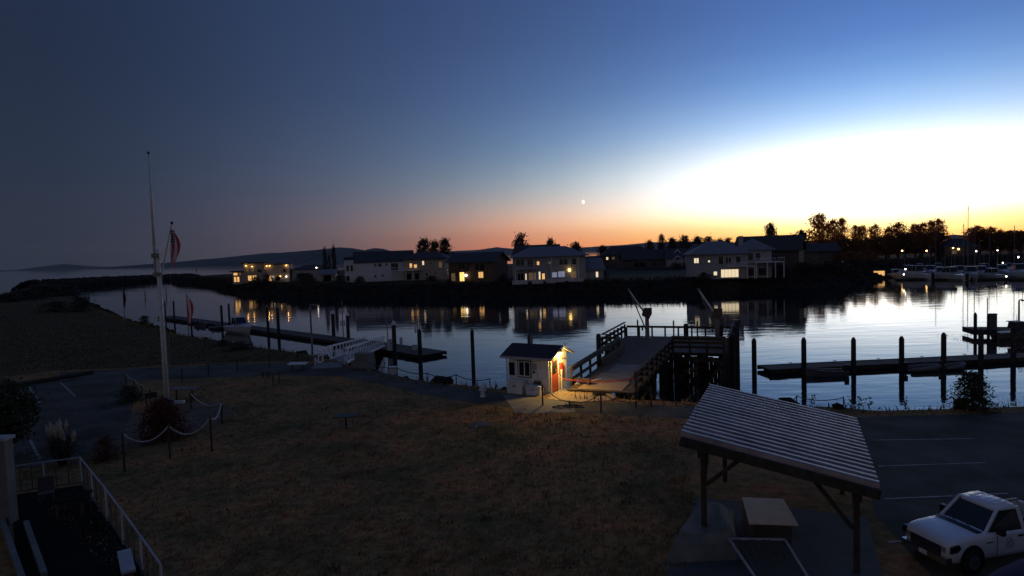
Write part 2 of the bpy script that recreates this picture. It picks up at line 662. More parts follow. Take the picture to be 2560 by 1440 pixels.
# far spit of land
fcp = [(447, 388), (520, 340), (625, 236), (760, 198), (880, 186), (1000, 179), (1165, 173), (1400, 165), (1640, 161), (1900, 163), (2060, 166), (2130, 178), (2185, 205), (2235, 245), (2330, 262), (2460, 272), (2800, 285)]
FZ = .4
far_crest = resample([hp(px, d, FZ) for px, d in fcp], 7)
far_crest = [p + Vector((rr.uniform(-.6, .6), rr.uniform(-.9, .9), 0)) for p in far_crest]
back = [hp(3000, 1000, FZ), hp(1640, 1000, FZ), hp(1540, 520, FZ), hp(900, 460, FZ), hp(560, 450, FZ), hp(450, 402, FZ)]
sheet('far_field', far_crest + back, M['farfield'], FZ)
b = MB()
ring = [far_crest[0]] + list(reversed(back)) + [far_crest[-1]]
ftoe = offs(far_crest, -9, -4.5)
for i in range(len(far_crest) - 1):
    b.add([far_crest[i], far_crest[i + 1], ftoe[i + 1], ftoe[i]], [(0, 1, 2, 3)])
for i in range(len(ring) - 1):
    p, q = ring[i], ring[i + 1]
    b.add([p, q, (q.x, q.y, -4.5), (p.x, p.y, -4.5)], [(0, 1, 2, 3)])
b.add([far_crest[0], ftoe[0], (ring[1].x, ring[1].y, -4.5)], [(0, 1, 2)])
struct(b.build('far_bank', M['rock']))
spots = []
fine = resample(far_crest, 1.5)
fo = offs(fine, -9, -4.5)
for p, q in zip(fine, fo):
    for k in range(3):
        c = p.lerp(q, rr.uniform(.0, .75))
        spots.append(((c.x + rr.uniform(-.7, .7), c.y + rr.uniform(-.7, .7), c.z + .1), rr.uniform(.35, .95)))
struct(rock_mesh('far_riprap', spots), 'stuff')


def blades(name, spots, m, h0, h1, wd):
    mb = MB()
    for (x, y, z) in spots:
        a = rr.uniform(0, 6.3)
        h = rr.uniform(h0, h1)
        lx, ly = rr.uniform(-.5, .5) * h, rr.uniform(-.5, .5) * h
        dx, dy = math.cos(a) * wd, math.sin(a) * wd
        mb.add([(x - dx, y - dy, z), (x + dx, y + dy, z), (x + lx, y + ly, z + h)], [(0, 1, 2)])
    o = mb.build(name, m)
    return struct(o, 'stuff')


# scrub on the far bank
sp = []
for p, q in zip(fine, fo):
    for k in range(26):
        t = rr.uniform(-.9, .72)
        c = p.lerp(q, t) if t > 0 else Vector((p.x + rr.uniform(-1, 1), p.y - t * 9, FZ))
        sp.append((c.x + rr.uniform(-1, 1), c.y + rr.uniform(-1, 1), c.z - .05))
o = blades('bank_scrub', sp, M['leaf_far'], .3, 1.1, .22)

# breakwater
P0, P1 = gp(75, 727, WL), gp(492, 694, WL)
spots = []
n = 70
b = MB()
rings = []
ax = (P1 - P0).normalized()
sd = Vector((-ax.y, ax.x, 0))
for i in range(n + 1):
    t = i / n
    c = P0.lerp(P1, t)
    hh = (5.6 - 2.0 * t) * (1 if t < .96 else .45)
    rings.append([c - sd * 9 + Vector((0, 0, -1)), c - sd * 3 + Vector((0, 0, hh - .8 + rr.uniform(-.3, .3))), c + sd * 3 + Vector((0, 0, hh - .8)), c + sd * 9 + Vector((0, 0, -1))])
    for k in range(26):
        u = rr.uniform(-1, 1)
        z = hh * (1 - abs(u)) ** .7 - .3
        q = c + sd * u * 8.5 + ax * rr.uniform(-1.8, 1.8)
        spots.append(((q.x, q.y, WL + z), rr.uniform(.6, 1.3)))
b.loft(rings)
bw = struct(b.build('breakwater', M['rock']))
o = rock_mesh('riprap', spots, bw)
o['kind'] = 'stuff'

# distant islands and mountains


def ridge(name, prof, D, depth, m, seedv):
    """prof: (px, py) skyline; a ridge of real depth at distance D"""
    q = random.Random(seedv)
    mb = MB()
    pts = []
    for (a, c), (e, g) in zip(prof, prof[1:]):
        for k in range(6):
            t = k / 6
            pts.append((a + (e - a) * t, c + (g - c) * t + q.uniform(-.5, .5)))
    pts.append(prof[-1])
    rows = []
    for px, py in pts:
        z = max(zat(px, py, D), WL + 1)
        p = hp(px, D, 0)
        col = [Vector((p.x, D - depth, WL - 2)), Vector((p.x + q.uniform(-20, 20), D - depth * .55, WL + (z - WL) * q.uniform(.35, .5))), Vector((p.x, D, z)), Vector((p.x, D + depth, WL - 2))]
        rows.append(col)
    mb.loft(rows, caps=False)
    return struct(mb.build(name, m))


ridge('island', [(380, 660), (470, 652), (560, 644), (640, 635), (740, 629), (800, 624), (850, 618), (880, 620), (912, 625), (935, 620), (960, 622), (985, 629), (1040, 638), (1100, 643)], 5200, 900, M['hill'], 1)
ridge('far_islands', [(-100, 678), (60, 675), (110, 672), (150, 661), (165, 660), (190, 664), (235, 671), (330, 668), (420, 663), (600, 658)], 9000, 900, M['hill'], 2)
ridge('far_coast', [(980, 640), (1020, 634), (1090, 630), (1200, 624), (1240, 618), (1280, 621), (1330, 626), (1480, 617), (1560, 612), (1620, 606), (1700, 603), (1800, 606), (1950, 604), (2100, 600)], 9500, 900, M['hill'], 3)
ridge('mountains', [(2050, 608), (2180, 604), (2300, 600), (2345, 592), (2380, 586), (2400, 588), (2430, 592), (2500, 588), (2600, 592), (2700, 596)], 12500, 1200, M['hill'], 4)

# paths, parking, slab
up = [(150, 930), (300, 924), (400, 918), (550, 911), (700, 907), (850, 911), (950, 930), (1050, 952), (1150, 968), (1250, 982), (1400, 1000), (1600, 1010), (1750, 1018), (1920, 1030)]
lo = [(150, 958), (300, 955), (400, 950), (550, 944), (700, 938), (850, 941), (950, 960), (1050, 985), (1150, 1002), (1250, 1017), (1400, 1030), (1600, 1041), (1750, 1048), (1920, 1062)]
pth = sheet('path', [gp(*p) for p in up] + [gp(*p) for p in reversed(lo)], M['asphalt'], .004)
sheet('parking_lot', [gp(*p) for p in [(1960, 1058), (2150, 1042), (2400, 1036), (2600, 1030)]] + [Vector((60, 28, 0)), Vector((60, -20, 0)), Vector((8.5, -20, 0)), Vector((9.4, 12, 0)), gp(2190, 1290), gp(2150, 1120)], M['asphalt'], .004)
sheet('car_park', [gp(*p) for p in [(-350, 1020), (0, 976), (110, 956), (240, 936), (300, 945), (335, 1000), (325, 1045), (295, 1095), (235, 1130), (100, 1165), (-350, 1230)]], M['asphalt'], .008)


def strip(name, a, c, wd, m, z, parent=None):
    a, c = Vector(a), Vector(c)
    d = (c - a).normalized()
    s = Vector((-d.y, d.x, 0)) * wd / 2
    mb = MB()
    mb.add([(p.x, p.y, z) for p in (a - s, c - s, c + s, a + s)], [(0, 1, 2, 3)])
    return mb.build(name, m, parent)


for a, c in [((2186, 1101), (2432, 1097)), ((2196, 1166), (2464, 1157)), ((2212, 1248), (2520, 1234)), ((2218, 1356), (2258, 1353))]:
    struct(strip('stall_line', gp(*a), gp(*c), .10, M['paint'], .012))
for a, c in [((152, 957), (188, 991)), ((72, 968), (100, 1008)), ((75, 1100), (100, 1148)), ((-10, 980), (10, 1010))]:
    struct(strip('stall_line', gp(*a), gp(*c), .12, M['paint'], .014))
for i, (a, c) in enumerate([((-60, 985), (60, 964)), ((64, 963), (150, 949)), ((154, 948), (232, 935))]):
    p, q = gp(*a), gp(*c)
    mb = MB()
    rrs = [.16, .17, .16]
    mb.tube([(p.x, p.y, .15), ((p.x + q.x) / 2, (p.y + q.y) / 2, .15), (q.x, q.y, .15)], rrs, 8)
    tag(mb.build('kerb_log', M['timber']), ['weathered kerb log at the far left end of the car park edge', 'weathered kerb log in the middle of the car park edge', 'weathered kerb log nearest the flagpole along the car park edge'][i], 'log', 'logs edging the car park')

M['rough'] = ground_mat('rough_ground', (.050, .044, .019), (.085, .066, .029), (.12, .078, .034), .2, 1.6)  # rough grass ground, with lens vignetting put into its darker colour
sheet('rough_ground', [p for p in near_crest if p.x < -17.5] + [gp(*p) for p in [(800, 897), (770, 903), (700, 903), (550, 907), (400, 914), (300, 920), (150, 926), (-500, 1000)]], M['rough'], .005)
# dry grass
sp = []
for i in range(52000):
    y = 9 + 46 * rr.random() ** 1.5
    x = rr.uniform(-1, 1) * y * .85
    if x > 4.5 and y < 30 and x > 4.5 + (y - 14) * .2:
        continue
    if x < -8 and y < 30 and x < -8 - (y - 14) * 1.1:
        continue
    c = None
    sp.append((x, y, -.01))
# keep clear of path
upw = [gp(*p) for p in up]
low = [gp(*p) for p in lo]


def yline(ln, x):
    for a, c in zip(ln, ln[1:]):
        if a.x <= x <= c.x:
            return a.y + (c.y - a.y) * (x - a.x) / (c.x - a.x)
    return None


cy = lambda x: yline(near_crest, x)
keep = []
for p in sp:
    a, c, e = yline(low, p[0]), yline(upw, p[0]), cy(p[0])
    if e is not None and p[1] > e - .1:
        continue
    if a is not None and a - .1 < p[1] < c + .1:
        continue
    keep.append(p)
blades('dry_grass', keep, M['straw'], .04, .13, .03)
tf = []
for i in range(900):
    y = 10 + 34 * rr.random() ** 1.3
    x = rr.uniform(-.55, .30) * y
    if yline(low, x) is not None and y > yline(low, x) - .4 or x < -8 - (y - 14) * 1.0:
        continue
    for k in range(14):
        tf.append((x + rr.gauss(0, .16), y + rr.gauss(0, .16), -.01))
blades('grass_tufts', tf, M['straw'], .06, .18, .025)
sp = []
for p in resample(near_crest, .25):
    if p.length < 150:
        for k in range(3):
            sp.append((p.x + rr.uniform(-.9, .5), p.y + rr.uniform(-1.2, .5), -.05))
blades('shore_grass', sp, M['straw'], .12, .45, .05)
mb = MB()
c = gp(395, 1060)
ringp = [(c.x + 3.1 * math.cos(a * PI / 12), c.y + 4.8 * math.sin(a * PI / 12), .006) for a in range(24)]
mb.add(ringp, [tuple(range(24))])
struct(mb.build('garden_bed', M['mulch']))


# ================================================================== HOUSES ACROSS THE CHANNEL
def window(root, face, u, z0, ww, hh, dims, pane='glass', frame='white', mull=1, name='window'):
    """a framed window on face f/r/l of a box of (w, dep); u is the centre along the face"""
    W, Dp = dims
    fr = MB()
    t = .08
    x0, x1, z1 = u - ww / 2, u + ww / 2, z0 + hh
    fr.box(x0 - t, x1 + t, -.07, .0, z0 - t, z0)
    fr.box(x0 - t, x1 + t, -.07, .0, z1, z1 + t)
    fr.box(x0 - t, x0, -.07, .0, z0, z1)
    fr.box(x1, x1 + t, -.07, .0, z0, z1)
    for k in range(1, mull):
        xx = x0 + ww * k / mull
        fr.box(xx - .035, xx + .035, -.068, .0, z0, z1)
    o = fr.build(name, M[frame], root)
    pn = MB()
    pn.box(x0, x1, -.035, -.005, z0, z1)
    p = pn.build('pane', M[pane], o)
    if face == 'f':
        o.location = (0, -Dp / 2, 0)
    elif face == 'r':
        o.location = (W / 2, 0, 0)
        o.rotation_euler = (0, 0, PI / 2)
    else:
        o.location = (-W / 2, 0, 0)
        o.rotation_euler = (0, 0, -PI / 2)
    return o


def body(root, W, Dp, eave, ridge, roof, wall, roofm, x=0, y=0, over=.6, z0=-.3, wname='wall', rname='roof'):
    wb = MB()
    if roof == 'gx':
        wb.prism([(y - Dp / 2, z0), (y + Dp / 2, z0), (y + Dp / 2, eave), (y, ridge - .15), (y - Dp / 2, eave)], 'x', x - W / 2, x + W / 2)
    elif roof == 'gy':
        wb.prism([(x - W / 2, z0), (x + W / 2, z0), (x + W / 2, eave), (x, ridge - .15), (x - W / 2, eave)], 'y', y - Dp / 2, y + Dp / 2)
    else:
        wb.box(x - W / 2, x + W / 2, y - Dp / 2, y + Dp / 2, z0, eave)
    wo = wb.build(wname, M[wall], root)
    rb = MB()
    o = over
    if roof in ('gx', 'gy'):
        h = Dp / 2 if roof == 'gx' else W / 2
        c = y if roof == 'gx' else x
        e = eave - (ridge - eave) * o / h
        pl = [(c - h - o, e), (c, ridge), (c + h + o, e), (c + h + o, e + .22), (c, ridge + .24), (c - h - o, e + .22)]
        if roof == 'gx':
            rb.prism(pl, 'x', x - W / 2 - o, x + W / 2 + o)
        else:
            rb.prism(pl, 'y', y - Dp / 2 - o, y + Dp / 2 + o)
    elif roof == 'hip':
        a, c = W / 2 + o, Dp / 2 + o
        k = max(.1, a - c * .95)
        vs = [(x - a, y - c, eave), (x + a, y - c, eave), (x + a, y + c, eave), (x - a, y + c, eave),
              (x - a, y - c, eave + .2), (x + a, y - c, eave + .2), (x + a, y + c, eave + .2), (x - a, y + c, eave + .2), (x - k, y, ridge), (x + k, y, ridge)]
        rb.add(vs, [(3, 2, 1, 0), (0, 1, 5, 4), (1, 2, 6, 5), (2, 3, 7, 6), (3, 0, 4, 7), (4, 5, 9, 8), (6, 7, 8, 9), (5, 6, 9), (7, 4, 8)])
    else:
        rb.box(x - W / 2 - o, x + W / 2 + o, y - Dp / 2 - o, y + Dp / 2 + o, eave, eave + (ridge - eave))
    ro = rb.build(rname, M[roofm], root)
    return wo, ro


def deck(root, x0, x1, y0, y1, z, m='white', rail=1.0, posts=None, name='balcony'):
    d = MB()
    d.box(x0, x1, y0, y1, z - .2, z)
    o = d.build(name, M[m], root)
    r = MB()
    r.box(x0, x1, y0, y0 + .08, z + rail - .1, z + rail)
    r.box(x0, x0 + .08, y0 + .08, y1, z + rail - .1, z + rail)
    r.box(x1 - .08, x1, y0 + .08, y1, z + rail - .1, z + rail)
    n = max(2, int((x1 - x0) / .5))
    for i in range(n + 1):
        xx = x0 + .04 + (x1 - x0 - .08) * i / n
        r.box(xx - .025, xx + .025, y0 + .01, y0 + .06, z, z + rail - .1)
    r.build('railing', M[m], o)
    for xx in (posts if posts is not None else (x0 + .1, x1 - .1)):
        p = MB()
        p.box(xx - .1, xx + .1, y0 + .02, y0 + .22, -.3, z - .2)
        p.build('post', M[m], root)
    return o


def house_root(name, label, px, d, rz, z=FZ):
    return thing(name, label, 'house', hp(px, d, z), rz, 'houses across the channel')


def sconce(root, x, y, z, power, m='bulb_o', col=(1, .55, .2), r=.13):
    s = MB()
    s.ball((x, y, z), r, 8, 5)
    s.build('wall_lamp', M[m], root)
    if power:
        lamp(root, (x, y - .28, z - .05), power, col, .1)


# --- modern flat-roofed house with warm lamps, far left
h = house_root('flat_roofed_house', 'modern flat-roofed house with orange wall lamps at the far left of the row', 660, 243, R(6))
body(h, 7.6, 8, 7.3, 7.75, 'flat', 'wall_tan', 'dark_roof', x=-2.2, over=.8)
body(h, 8.6, 7, 6.6, 6.95, 'flat', 'wall_tan', 'dark_roof', x=6.1, over=.4, wname='side_wall', rname='side_roof')
body(h, 4.2, 6, 4.4, 4.75, 'flat', 'wall_tan', 'dark_roof', x=-8.3, over=.7, wname='low_wall', rname='low_roof')
for u, z0, ww, hh, pn in [(-3.9, .9, 1.3, 1.9, 'lit'), (-2.2, .9, 1.3, 1.9, 'lit'), (-.3, 4.0, 1.4, 1.0, 'glass'), (-4.6, 4.3, .7, 2.2, 'lit_dim'), (-2.6, 4.3, .7, 2.0, 'lit_dim')]:
    window(h, 'f', u, z0, ww, hh, (7.6, 8), pn, 'wall_dark', 2)
for u, z0, ww, hh, pn in [(-9.5, .6, .8, 1.9, 'lit'), (-8.4, .6, .8, 1.9, 'lit'), (-9.3, 3.1, 1.4, .9, 'lit'), (-7.7, 3.1, 1.0, .9, 'lit_dim')]:
    window(h, 'f', u, z0, ww, hh, (7.6, 6), pn, 'wall_dark', 1)
for u, z0, ww, hh, pn in [(3.2, .5, 1.0, 2.1, 'lit'), (8.6, 3.6, .7, 1.3, 'glass'), (6.0, .6, 1.6, 1.5, 'glass')]:
    window(h, 'f', u, z0, ww, hh, (7.6, 7), pn, 'wall_dark', 1)
sconce(h, -5.0, -4.3, 6.5, 16)
sconce(h, -2.9, -4.3, 6.2, 14)
sconce(h, 2.3, -3.75, 6.2, 22)
sconce(h, 3.4, -3.75, 6.3, 10)
sconce(h, 9.4, -3.75, 6.2, 22)
sconce(h, 4.3, -3.75, 2.0, 6, 'bulb_w', (1, .8, .5), .2)
sconce(h, 7.0, -3.75, 2.2, 3, 'bulb_o')
sconce(h, 9.2, -3.75, 2.0, 8, 'bulb_w', (1, .8, .5), .22)
# --- low house beside it
h = house_root('low_house', 'low dark house with one white roof lamp right of the lamp-lit modern house', 782, 246, R(4))
body(h, 13, 8, 4.3, 6.0, 'hip', 'wall_grey', 'dark_roof')
window(h, 'f', -4.3, 1.2, 1.3, 1.7, (13, 8), 'glass', 'white', 2)
window(h, 'f', -1.4, 1.0, 2.6, 2.2, (13, 8), 'glass', 'white', 3)
sconce(h, 2.6, -4.4, 4.9, 0, 'bulb_w', r=.25)
h = house_root('garage', 'small pale garage with grey roof below the two cypresses', 822, 235, R(4))
body(h, 5.6, 5, 2.7, 4.0, 'gx', 'wall_tan', 'grey_roof')
window(h, 'f', 0, .0, 2.6, 2.1, (5.6, 5), 'glass', 'wall_dark', 1, 'garage_door')
# --- big pale barn-like house
h = house_root('pale_house', 'long pale-sided house with steep dark barn roof beside the cypresses', 962, 219, R(14))
body(h, 19.5, 9, 6.6, 9.9, 'gx', 'wall_white', 'dark_roof', over=.4)
body(h, 3.4, 6, 7.4, 8.4, 'flat', 'wall_white', 'dark_roof', x=-11.4, over=.15, wname='tower_wall', rname='tower_roof')
for u, z0, ww, hh in [(-3.2, 5.1, .5, .7), (-1.6, 5.0, 1.0, .8), (.6, 5.2, .5, .6), (-3.3, 1.4, .5, .6), (-.9, 1.6, .5, .6), (6.5, 5.3, .5, .5)]:
    window(h, 'f', u, z0, ww, hh, (19.5, 9), 'glass', 'wall_grey')
window(h, 'f', 3.2, 3.2, 2.2, 2.6, (19.5, 9), 'glass', 'wall_dark', 2)
for u in (-12.1, -10.8):
    window(h, 'f', u, 3.7, .8, 2.0, (19.5, 6), 'glass', 'white')
window(h, 'f', -12.1, .5, .9, 1.7, (19.5, 6), 'glass', 'white')
# --- house with white deck
h = house_root('hip_roofed_house', 'tan house with dark hip roof and white upstairs deck on posts', 1072, 217, R(-10))
body(h, 14.5, 9, 6.9, 9.4, 'hip', 'wall_tan', 'dark_roof', over=.9)
deck(h, -11.0, -1.2, -7.4, -4.5, 3.5, 'white', 1.0, (-10.8, -5.5, -3.0))
for u, z0, ww, hh, pn in [(-4.6, 4.2, .8, 1.4, 'lit'), (-3.0, 4.1, 1.0, 1.1, 'lit'), (-.3, 5.0, .6, 1.3, 'lit_w'), (5.6, 4.0, 1.0, 1.8, 'lit_dim'), (-5.5, .2, 1.8, 2.1, 'glass'), (-2.6, .2, 1.6, 2.1, 'glass'), (.8, 1.4, .8, .9, 'glass'), (3.7, 1.7, .5, .8, 'glass'), (2.4, 5.2, .6, .5, 'glass')]:
    window(h, 'f', u, z0, ww, hh, (14.5, 9), pn, 'wall_white', 1)
window(h, 'r', -2.0, 1.8, .8, 1.8, (14.5, 9), 'lit_dim', 'wall_white')
# --- brown house with balcony
h = house_root('brown_house', 'brown two-storey house with balcony and yellow-lit patio door', 1197, 191, R(-24))
body(h, 14.6, 10, 6.0, 8.3, 'gx', 'wall_brown', 'dark_roof', over=.9)
deck(h, -7.2, -.8, -6.6, -5.0, 3.2, 'wall_brown', 1.0, (-7.1, -3.0))
for u, z0, ww, hh, pn in [(-5.8, .3, 1.3, 2.3, 'lit_dim'), (-2.9, .2, 1.5, 2.6, 'lit_y'), (3.3, 1.1, 1.5, 1.7, 'lit'), (-3.0, 3.7, 2.4, 2.0, 'glass'), (3.0, 3.3, 3.4, 2.2, 'glass')]:
    window(h, 'f', u, z0, ww, hh, (14.6, 10), pn, 'wall_tan', 2 if ww > 1.4 else 1)
for u, z0 in [(-1.6, 3.9), (2.0, 1.0)]:
    window(h, 'r', u, z0, 1.0, 1.5, (14.6, 10), 'glass', 'wall_tan')
s = MB()
s.ball((-1.4, -5.4, 1.9), .36, 10, 6)
s.build('globe_lamp', M['bulb_w'], h)
lamp(h, (-1.4, -6.3, 1.7), 5, (1, .7, .3), .2)
# --- gabled house behind
h = house_root('gabled_house', 'tall gabled house rising behind the grey hip roof with white porch', 1345, 212, R(-14))
body(h, 14, 12, 6.6, 10.2, 'gx', 'wall_white', 'brown_roof', over=.6)
window(h, 'l', 0, 4.6, 1.2, 1.4, (14, 12), 'glass')
# --- grey hip roof house with porch lamp
h = house_root('porch_house', 'grey hip-roofed house with white verandah and blazing porch lamp', 1372, 173, R(4))
body(h, 18.5, 9.5, 6.6, 9.4, 'hip', 'wall_grey', 'grey_roof', over=1.0)
deck(h, -9.2, -3.8, -6.6, -4.75, 3.7, 'wall_grey', 1.05, (-9.0, -6.5, -4.0))
body(h, 5.5, 7, 3.0, 5.6, 'gx', 'wall_grey', 'grey_roof', x=11.6, y=.4, over=.5, wname='wing_wall', rname='wing_roof')
for u, z0, ww, hh, pn in [(-8, 4.3, 2.2, 1.9, 'glass'), (-5.4, 4.2, 1.5, 2.0, 'glass'), (-3.3, 4.6, .6, .9, 'lit'), (-.2, 4.8, .6, .5, 'lit_dim'), (3.4, 4.4, 2.2, 1.6, 'glass'), (6.2, 4.4, 1.3, 1.6, 'glass'),
                          (-8.0, .7, 1.6, 1.8, 'glass'), (-6.5, .8, .5, 1.6, 'lit_w'), (-4.9, .7, 1.9, 1.9, 'lit_dim'), (-3.0, .8, .4, 2.0, 'lit_w'), (-2.0, .8, .7, 1.5, 'lit'), (.9, 1.2, 1.4, 1.3, 'lit_b'), (2.8, 1.2, 1.7, 1.5, 'lit_b'), (6.0, .9, 1.4, 1.7, 'lit_dim')]:
    window(h, 'f', u, z0, ww, hh, (18.5, 9.5), pn, 'white', 2 if ww > 1.4 else 1)
window(h, 'f', 12.6, .8, .6, 1.4, (18.5, 6.2), 'lit_w', 'white', 1)
sconce(h, 4.9, -5.05, 3.0, 55, 'bulb', (1, .75, .35), .38)
for i, (x0, x1) in enumerate([(-10.4, -6.6), (-5.4, -2.6), (-1.6, 1.6), (1.7, 4.9), (5.0, 8.0)]):
    f = MB()
    f.box(x0, x1, -7.9, -7.84, .75, .85)
    f.box(x0, x1, -7.9, -7.84, .1, .2)
    for k in range(int((x1 - x0) / .35) + 1):
        xx = x0 + .06 + (x1 - x0 - .12) * k / int((x1 - x0) / .35)
        f.box(xx - .12, xx + .12, -7.93, -7.88, -.2, .8)
    f.build('verandah_rail', M['wall_white'], h)
for xx in (-9.4, -4.6, .1, 7.2):
    p = MB()
    p.box(xx - .1, xx + .1, -5.7, -5.5, -.3, 6.6 if xx > 0 else 3.5)
    p.build('column', M['wall_white'], h)
# --- low houses in the middle distance
specs = [('distant_cottage', 'tiny dark cottage beside the bright strip of sea', 1480, 300, 9, 3.2, 5.2, 'gx', 'wall_grey', 'dark_roof', [(-2, 1.2, 1.4, 1.2, 'glass'), (2.6, .5, 2, 1.4, 'glass')], None),
         ('distant_hip_house', 'dark distant hip-roofed house with one bright white lamp', 1565, 300, 22, 5.4, 9.6, 'hip', 'wall_dark', 'dark_roof', [(-9, 3.5, .9, 1.2, 'lit_w'), (-6.2, 3.6, 1.2, 1.1, 'lit_dim'), (4, .6, 3, 2.0, 'glass')], (-1.6, 3.9)),
         ('long_low_house', 'long low dark house with wide garage front in the middle field', 1632, 268, 26, 3.9, 7.4, 'gx', 'wall_dark', 'dark_roof', [(-6, .4, 5, 2.2, 'glass'), (0, .8, 2, 1.5, 'glass'), (5, .8, 3, 1.5, 'glass')], None),
         ('white_gabled_cottage', 'dark cottage with two white-trimmed front gables in the middle field', 1705, 262, 13, 3.8, 6.6, 'gx', 'wall_grey', 'dark_roof', [(-4, .8, 1.3, 1.6, 'glass'), (.5, .3, 1.2, 2.1, 'glass'), (4.4, .9, 2.2, 1.4, 'glass')], None),
         ('distant_gabled_house', 'small brown gabled house just left of the big deck house roof', 1742, 300, 10, 5.2, 9.4, 'gy', 'wall_brown', 'brown_roof', [(0, 5.2, 1, 1.4, 'glass')], None)]
for nm, lb, px, d, W, ev, rg, rf, wl, rm, wins, lp in specs:
    h = house_root(nm, lb, px, d, R(-4))
    body(h, W, 9, ev, rg, rf, wl, rm)
    for u, z0, ww, hh, pn in wins:
        window(h, 'f', u, z0, ww, hh, (W, 9), pn, 'wall_grey', 2 if ww > 1.4 else 1)
    if lp:
        sconce(h, lp[0], -4.8, lp[1], 0, 'bulb_w', r=.45)
    if nm == 'white_gabled_cottage':
        for gx, gw, gz in [(-2.6, 3.2, 4.2), (1.6, 2.6, 4.4), (-2.4, 2.6, 6.6)]:
            g = MB()
            yb = -5.3 if gz < 6 else -3.4
            g.beam((gx - gw / 2, yb, gz - .7), (gx, yb, gz + .6), .12, .28)
            g.beam((gx, yb + .005, gz + .6), (gx + gw / 2, yb + .005, gz - .7), .12, .28)
            g.build('gable_trim', M['white'], h)
            if gz < 6:
                for sx in (-1, 1):
                    q = MB()
                    q.box(gx + sx * gw / 2 - .12, gx + sx * gw / 2 + .12, yb, yb + .2, -.2, gz - .75)
                    q.build('porch_column', M['white'], h)
# --- big house with deck, right of centre
h = house_root('deck_house', 'grey house with wide hip roof, lit basement windows and long white deck', 1822, 165, R(-6))
body(h, 13.5, 10, 5.9, 9.3, 'hip', 'wall_grey', 'grey_roof', x=-3.2, over=.9)
body(h, 7.0, 8, 6.6, 9.6, 'hip', 'wall_grey', 'grey_roof', x=6.2, y=.5, over=.8, wname='wing_wall', rname='wing_roof')
for u, z0, ww, hh, pn, mu in [(-9.0, 3.9, 1.1, 1.2, 'lit_w', 2), (-5.9, 4.0, .45, .45, 'lit_w', 1), (-3.0, 3.4, 1.2, 2.0, 'glass', 1), (-1.2, 3.5, 1.4, 1.6, 'glass', 2), (1.2, 3.5, 1.2, 1.8, 'glass', 1),
                              (-4.4, .7, .8, .9, 'lit_w', 1), (-.9, .1, 4.2, 1.95, 'lit_w', 5), (-7.2, .7, .9, .9, 'glass', 1)]:
    window(h, 'f', u, z0, ww, hh, (13.5, 10), pn, 'white', mu)
for u, z0, ww, hh in [(4.6, 4.2, 1.2, 1.8), (6.4, 4.2, 1.2, 1.8), (4.4, .2, 2.0, 2.0), (7.4, .2, 2.0, 2.0)]:
    window(h, 'f', u, z0, ww, hh, (13.5, 7), 'glass', 'white', 1)
deck(h, -1.5, 4.8, -7.2, -5.0, 2.9, 'wall_white', 1.0, (2.9, 4.6))
deck(h, 4.9, 11.8, -7.0, -3.5, 3.7, 'wall_white', 1.0, (5.1, 7.7, 9.6, 11.6))
ch = MB()
ch.box(2.6, 3.6, -.5, .5, 7, 10.4)
ch.build('chimney', M['wall_grey'], h)
# --- tall house behind
h = house_root('tall_gabled_house', 'tall dark house with pale pilasters on its gable end behind the deck house', 1925, 178, R(-30))
body(h, 16, 11, 6.6, 10.2, 'gx', 'wall_dark', 'brown_roof', over=.8)
for yy in (-5.2, -2.6, 0, 2.6, 5.2):
    p = MB()
    p.box(8.0, 8.14, yy - .35, yy + .35, -.3, 6.2)
    p.build('pilaster', M['wall_tan'], h)
for yy in (-3.9, -1.3, 1.3, 3.9):
    window(h, 'r', yy, 3.6, 1.2, 1.8, (16, 11), 'glass', 'wall_tan')
    window(h, 'r', yy, .3, 1.2, 2.0, (16, 11), 'glass', 'wall_tan')
window(h, 'f', 2, 3.8, 1.6, 1.4, (16, 11), 'glass', 'wall_grey', 2)
h = house_root('shaded_house', 'dark house with a glowing white doorway under the tall trees', 2045, 212, R(-10))
body(h, 10.5, 9, 5.4, 7.6, 'gx', 'wall_dark', 'dark_roof')
body(h, 3.4, 6, 3.2, 4.3, 'gx', 'wall_grey', 'grey_roof', x=6.6, y=-1, over=.3, wname='porch_wall', rname='porch_roof')
window(h, 'f', -2.5, 3.2, 1.8, 1.2, (10.5, 9), 'glass', 'wall_grey', 2)
window(h, 'f', 1.4, .6, 1.8, 1.6, (10.5, 9), 'glass', 'wall_grey', 2)
window(h, 'f', 6.4, .4, .9, 2.0, (10.5, 8), 'lit_w', 'wall_grey', 1, 'doorway')
h = house_root('marina_office', 'dark marina building with two warm eave lamps behind the moored boats', 2390, 285, R(-8))
body(h, 13, 9, 4.2, 8.0, 'hip', 'wall_dark', 'dark_roof')
window(h, 'f', -3.0, 1.2, 1.6, 1.5, (13, 9), 'lit_dim', 'wall_grey', 2)
window(h, 'f', 3.0, 1.2, 1.6, 1.5, (13, 9), 'glass', 'wall_grey', 2)
sconce(h, -3.6, -4.8, 3.9, 0, 'bulb_o', r=.3)
sconce(h, -1.4, -4.8, 3.3, 0, 'bulb_o', r=.36)


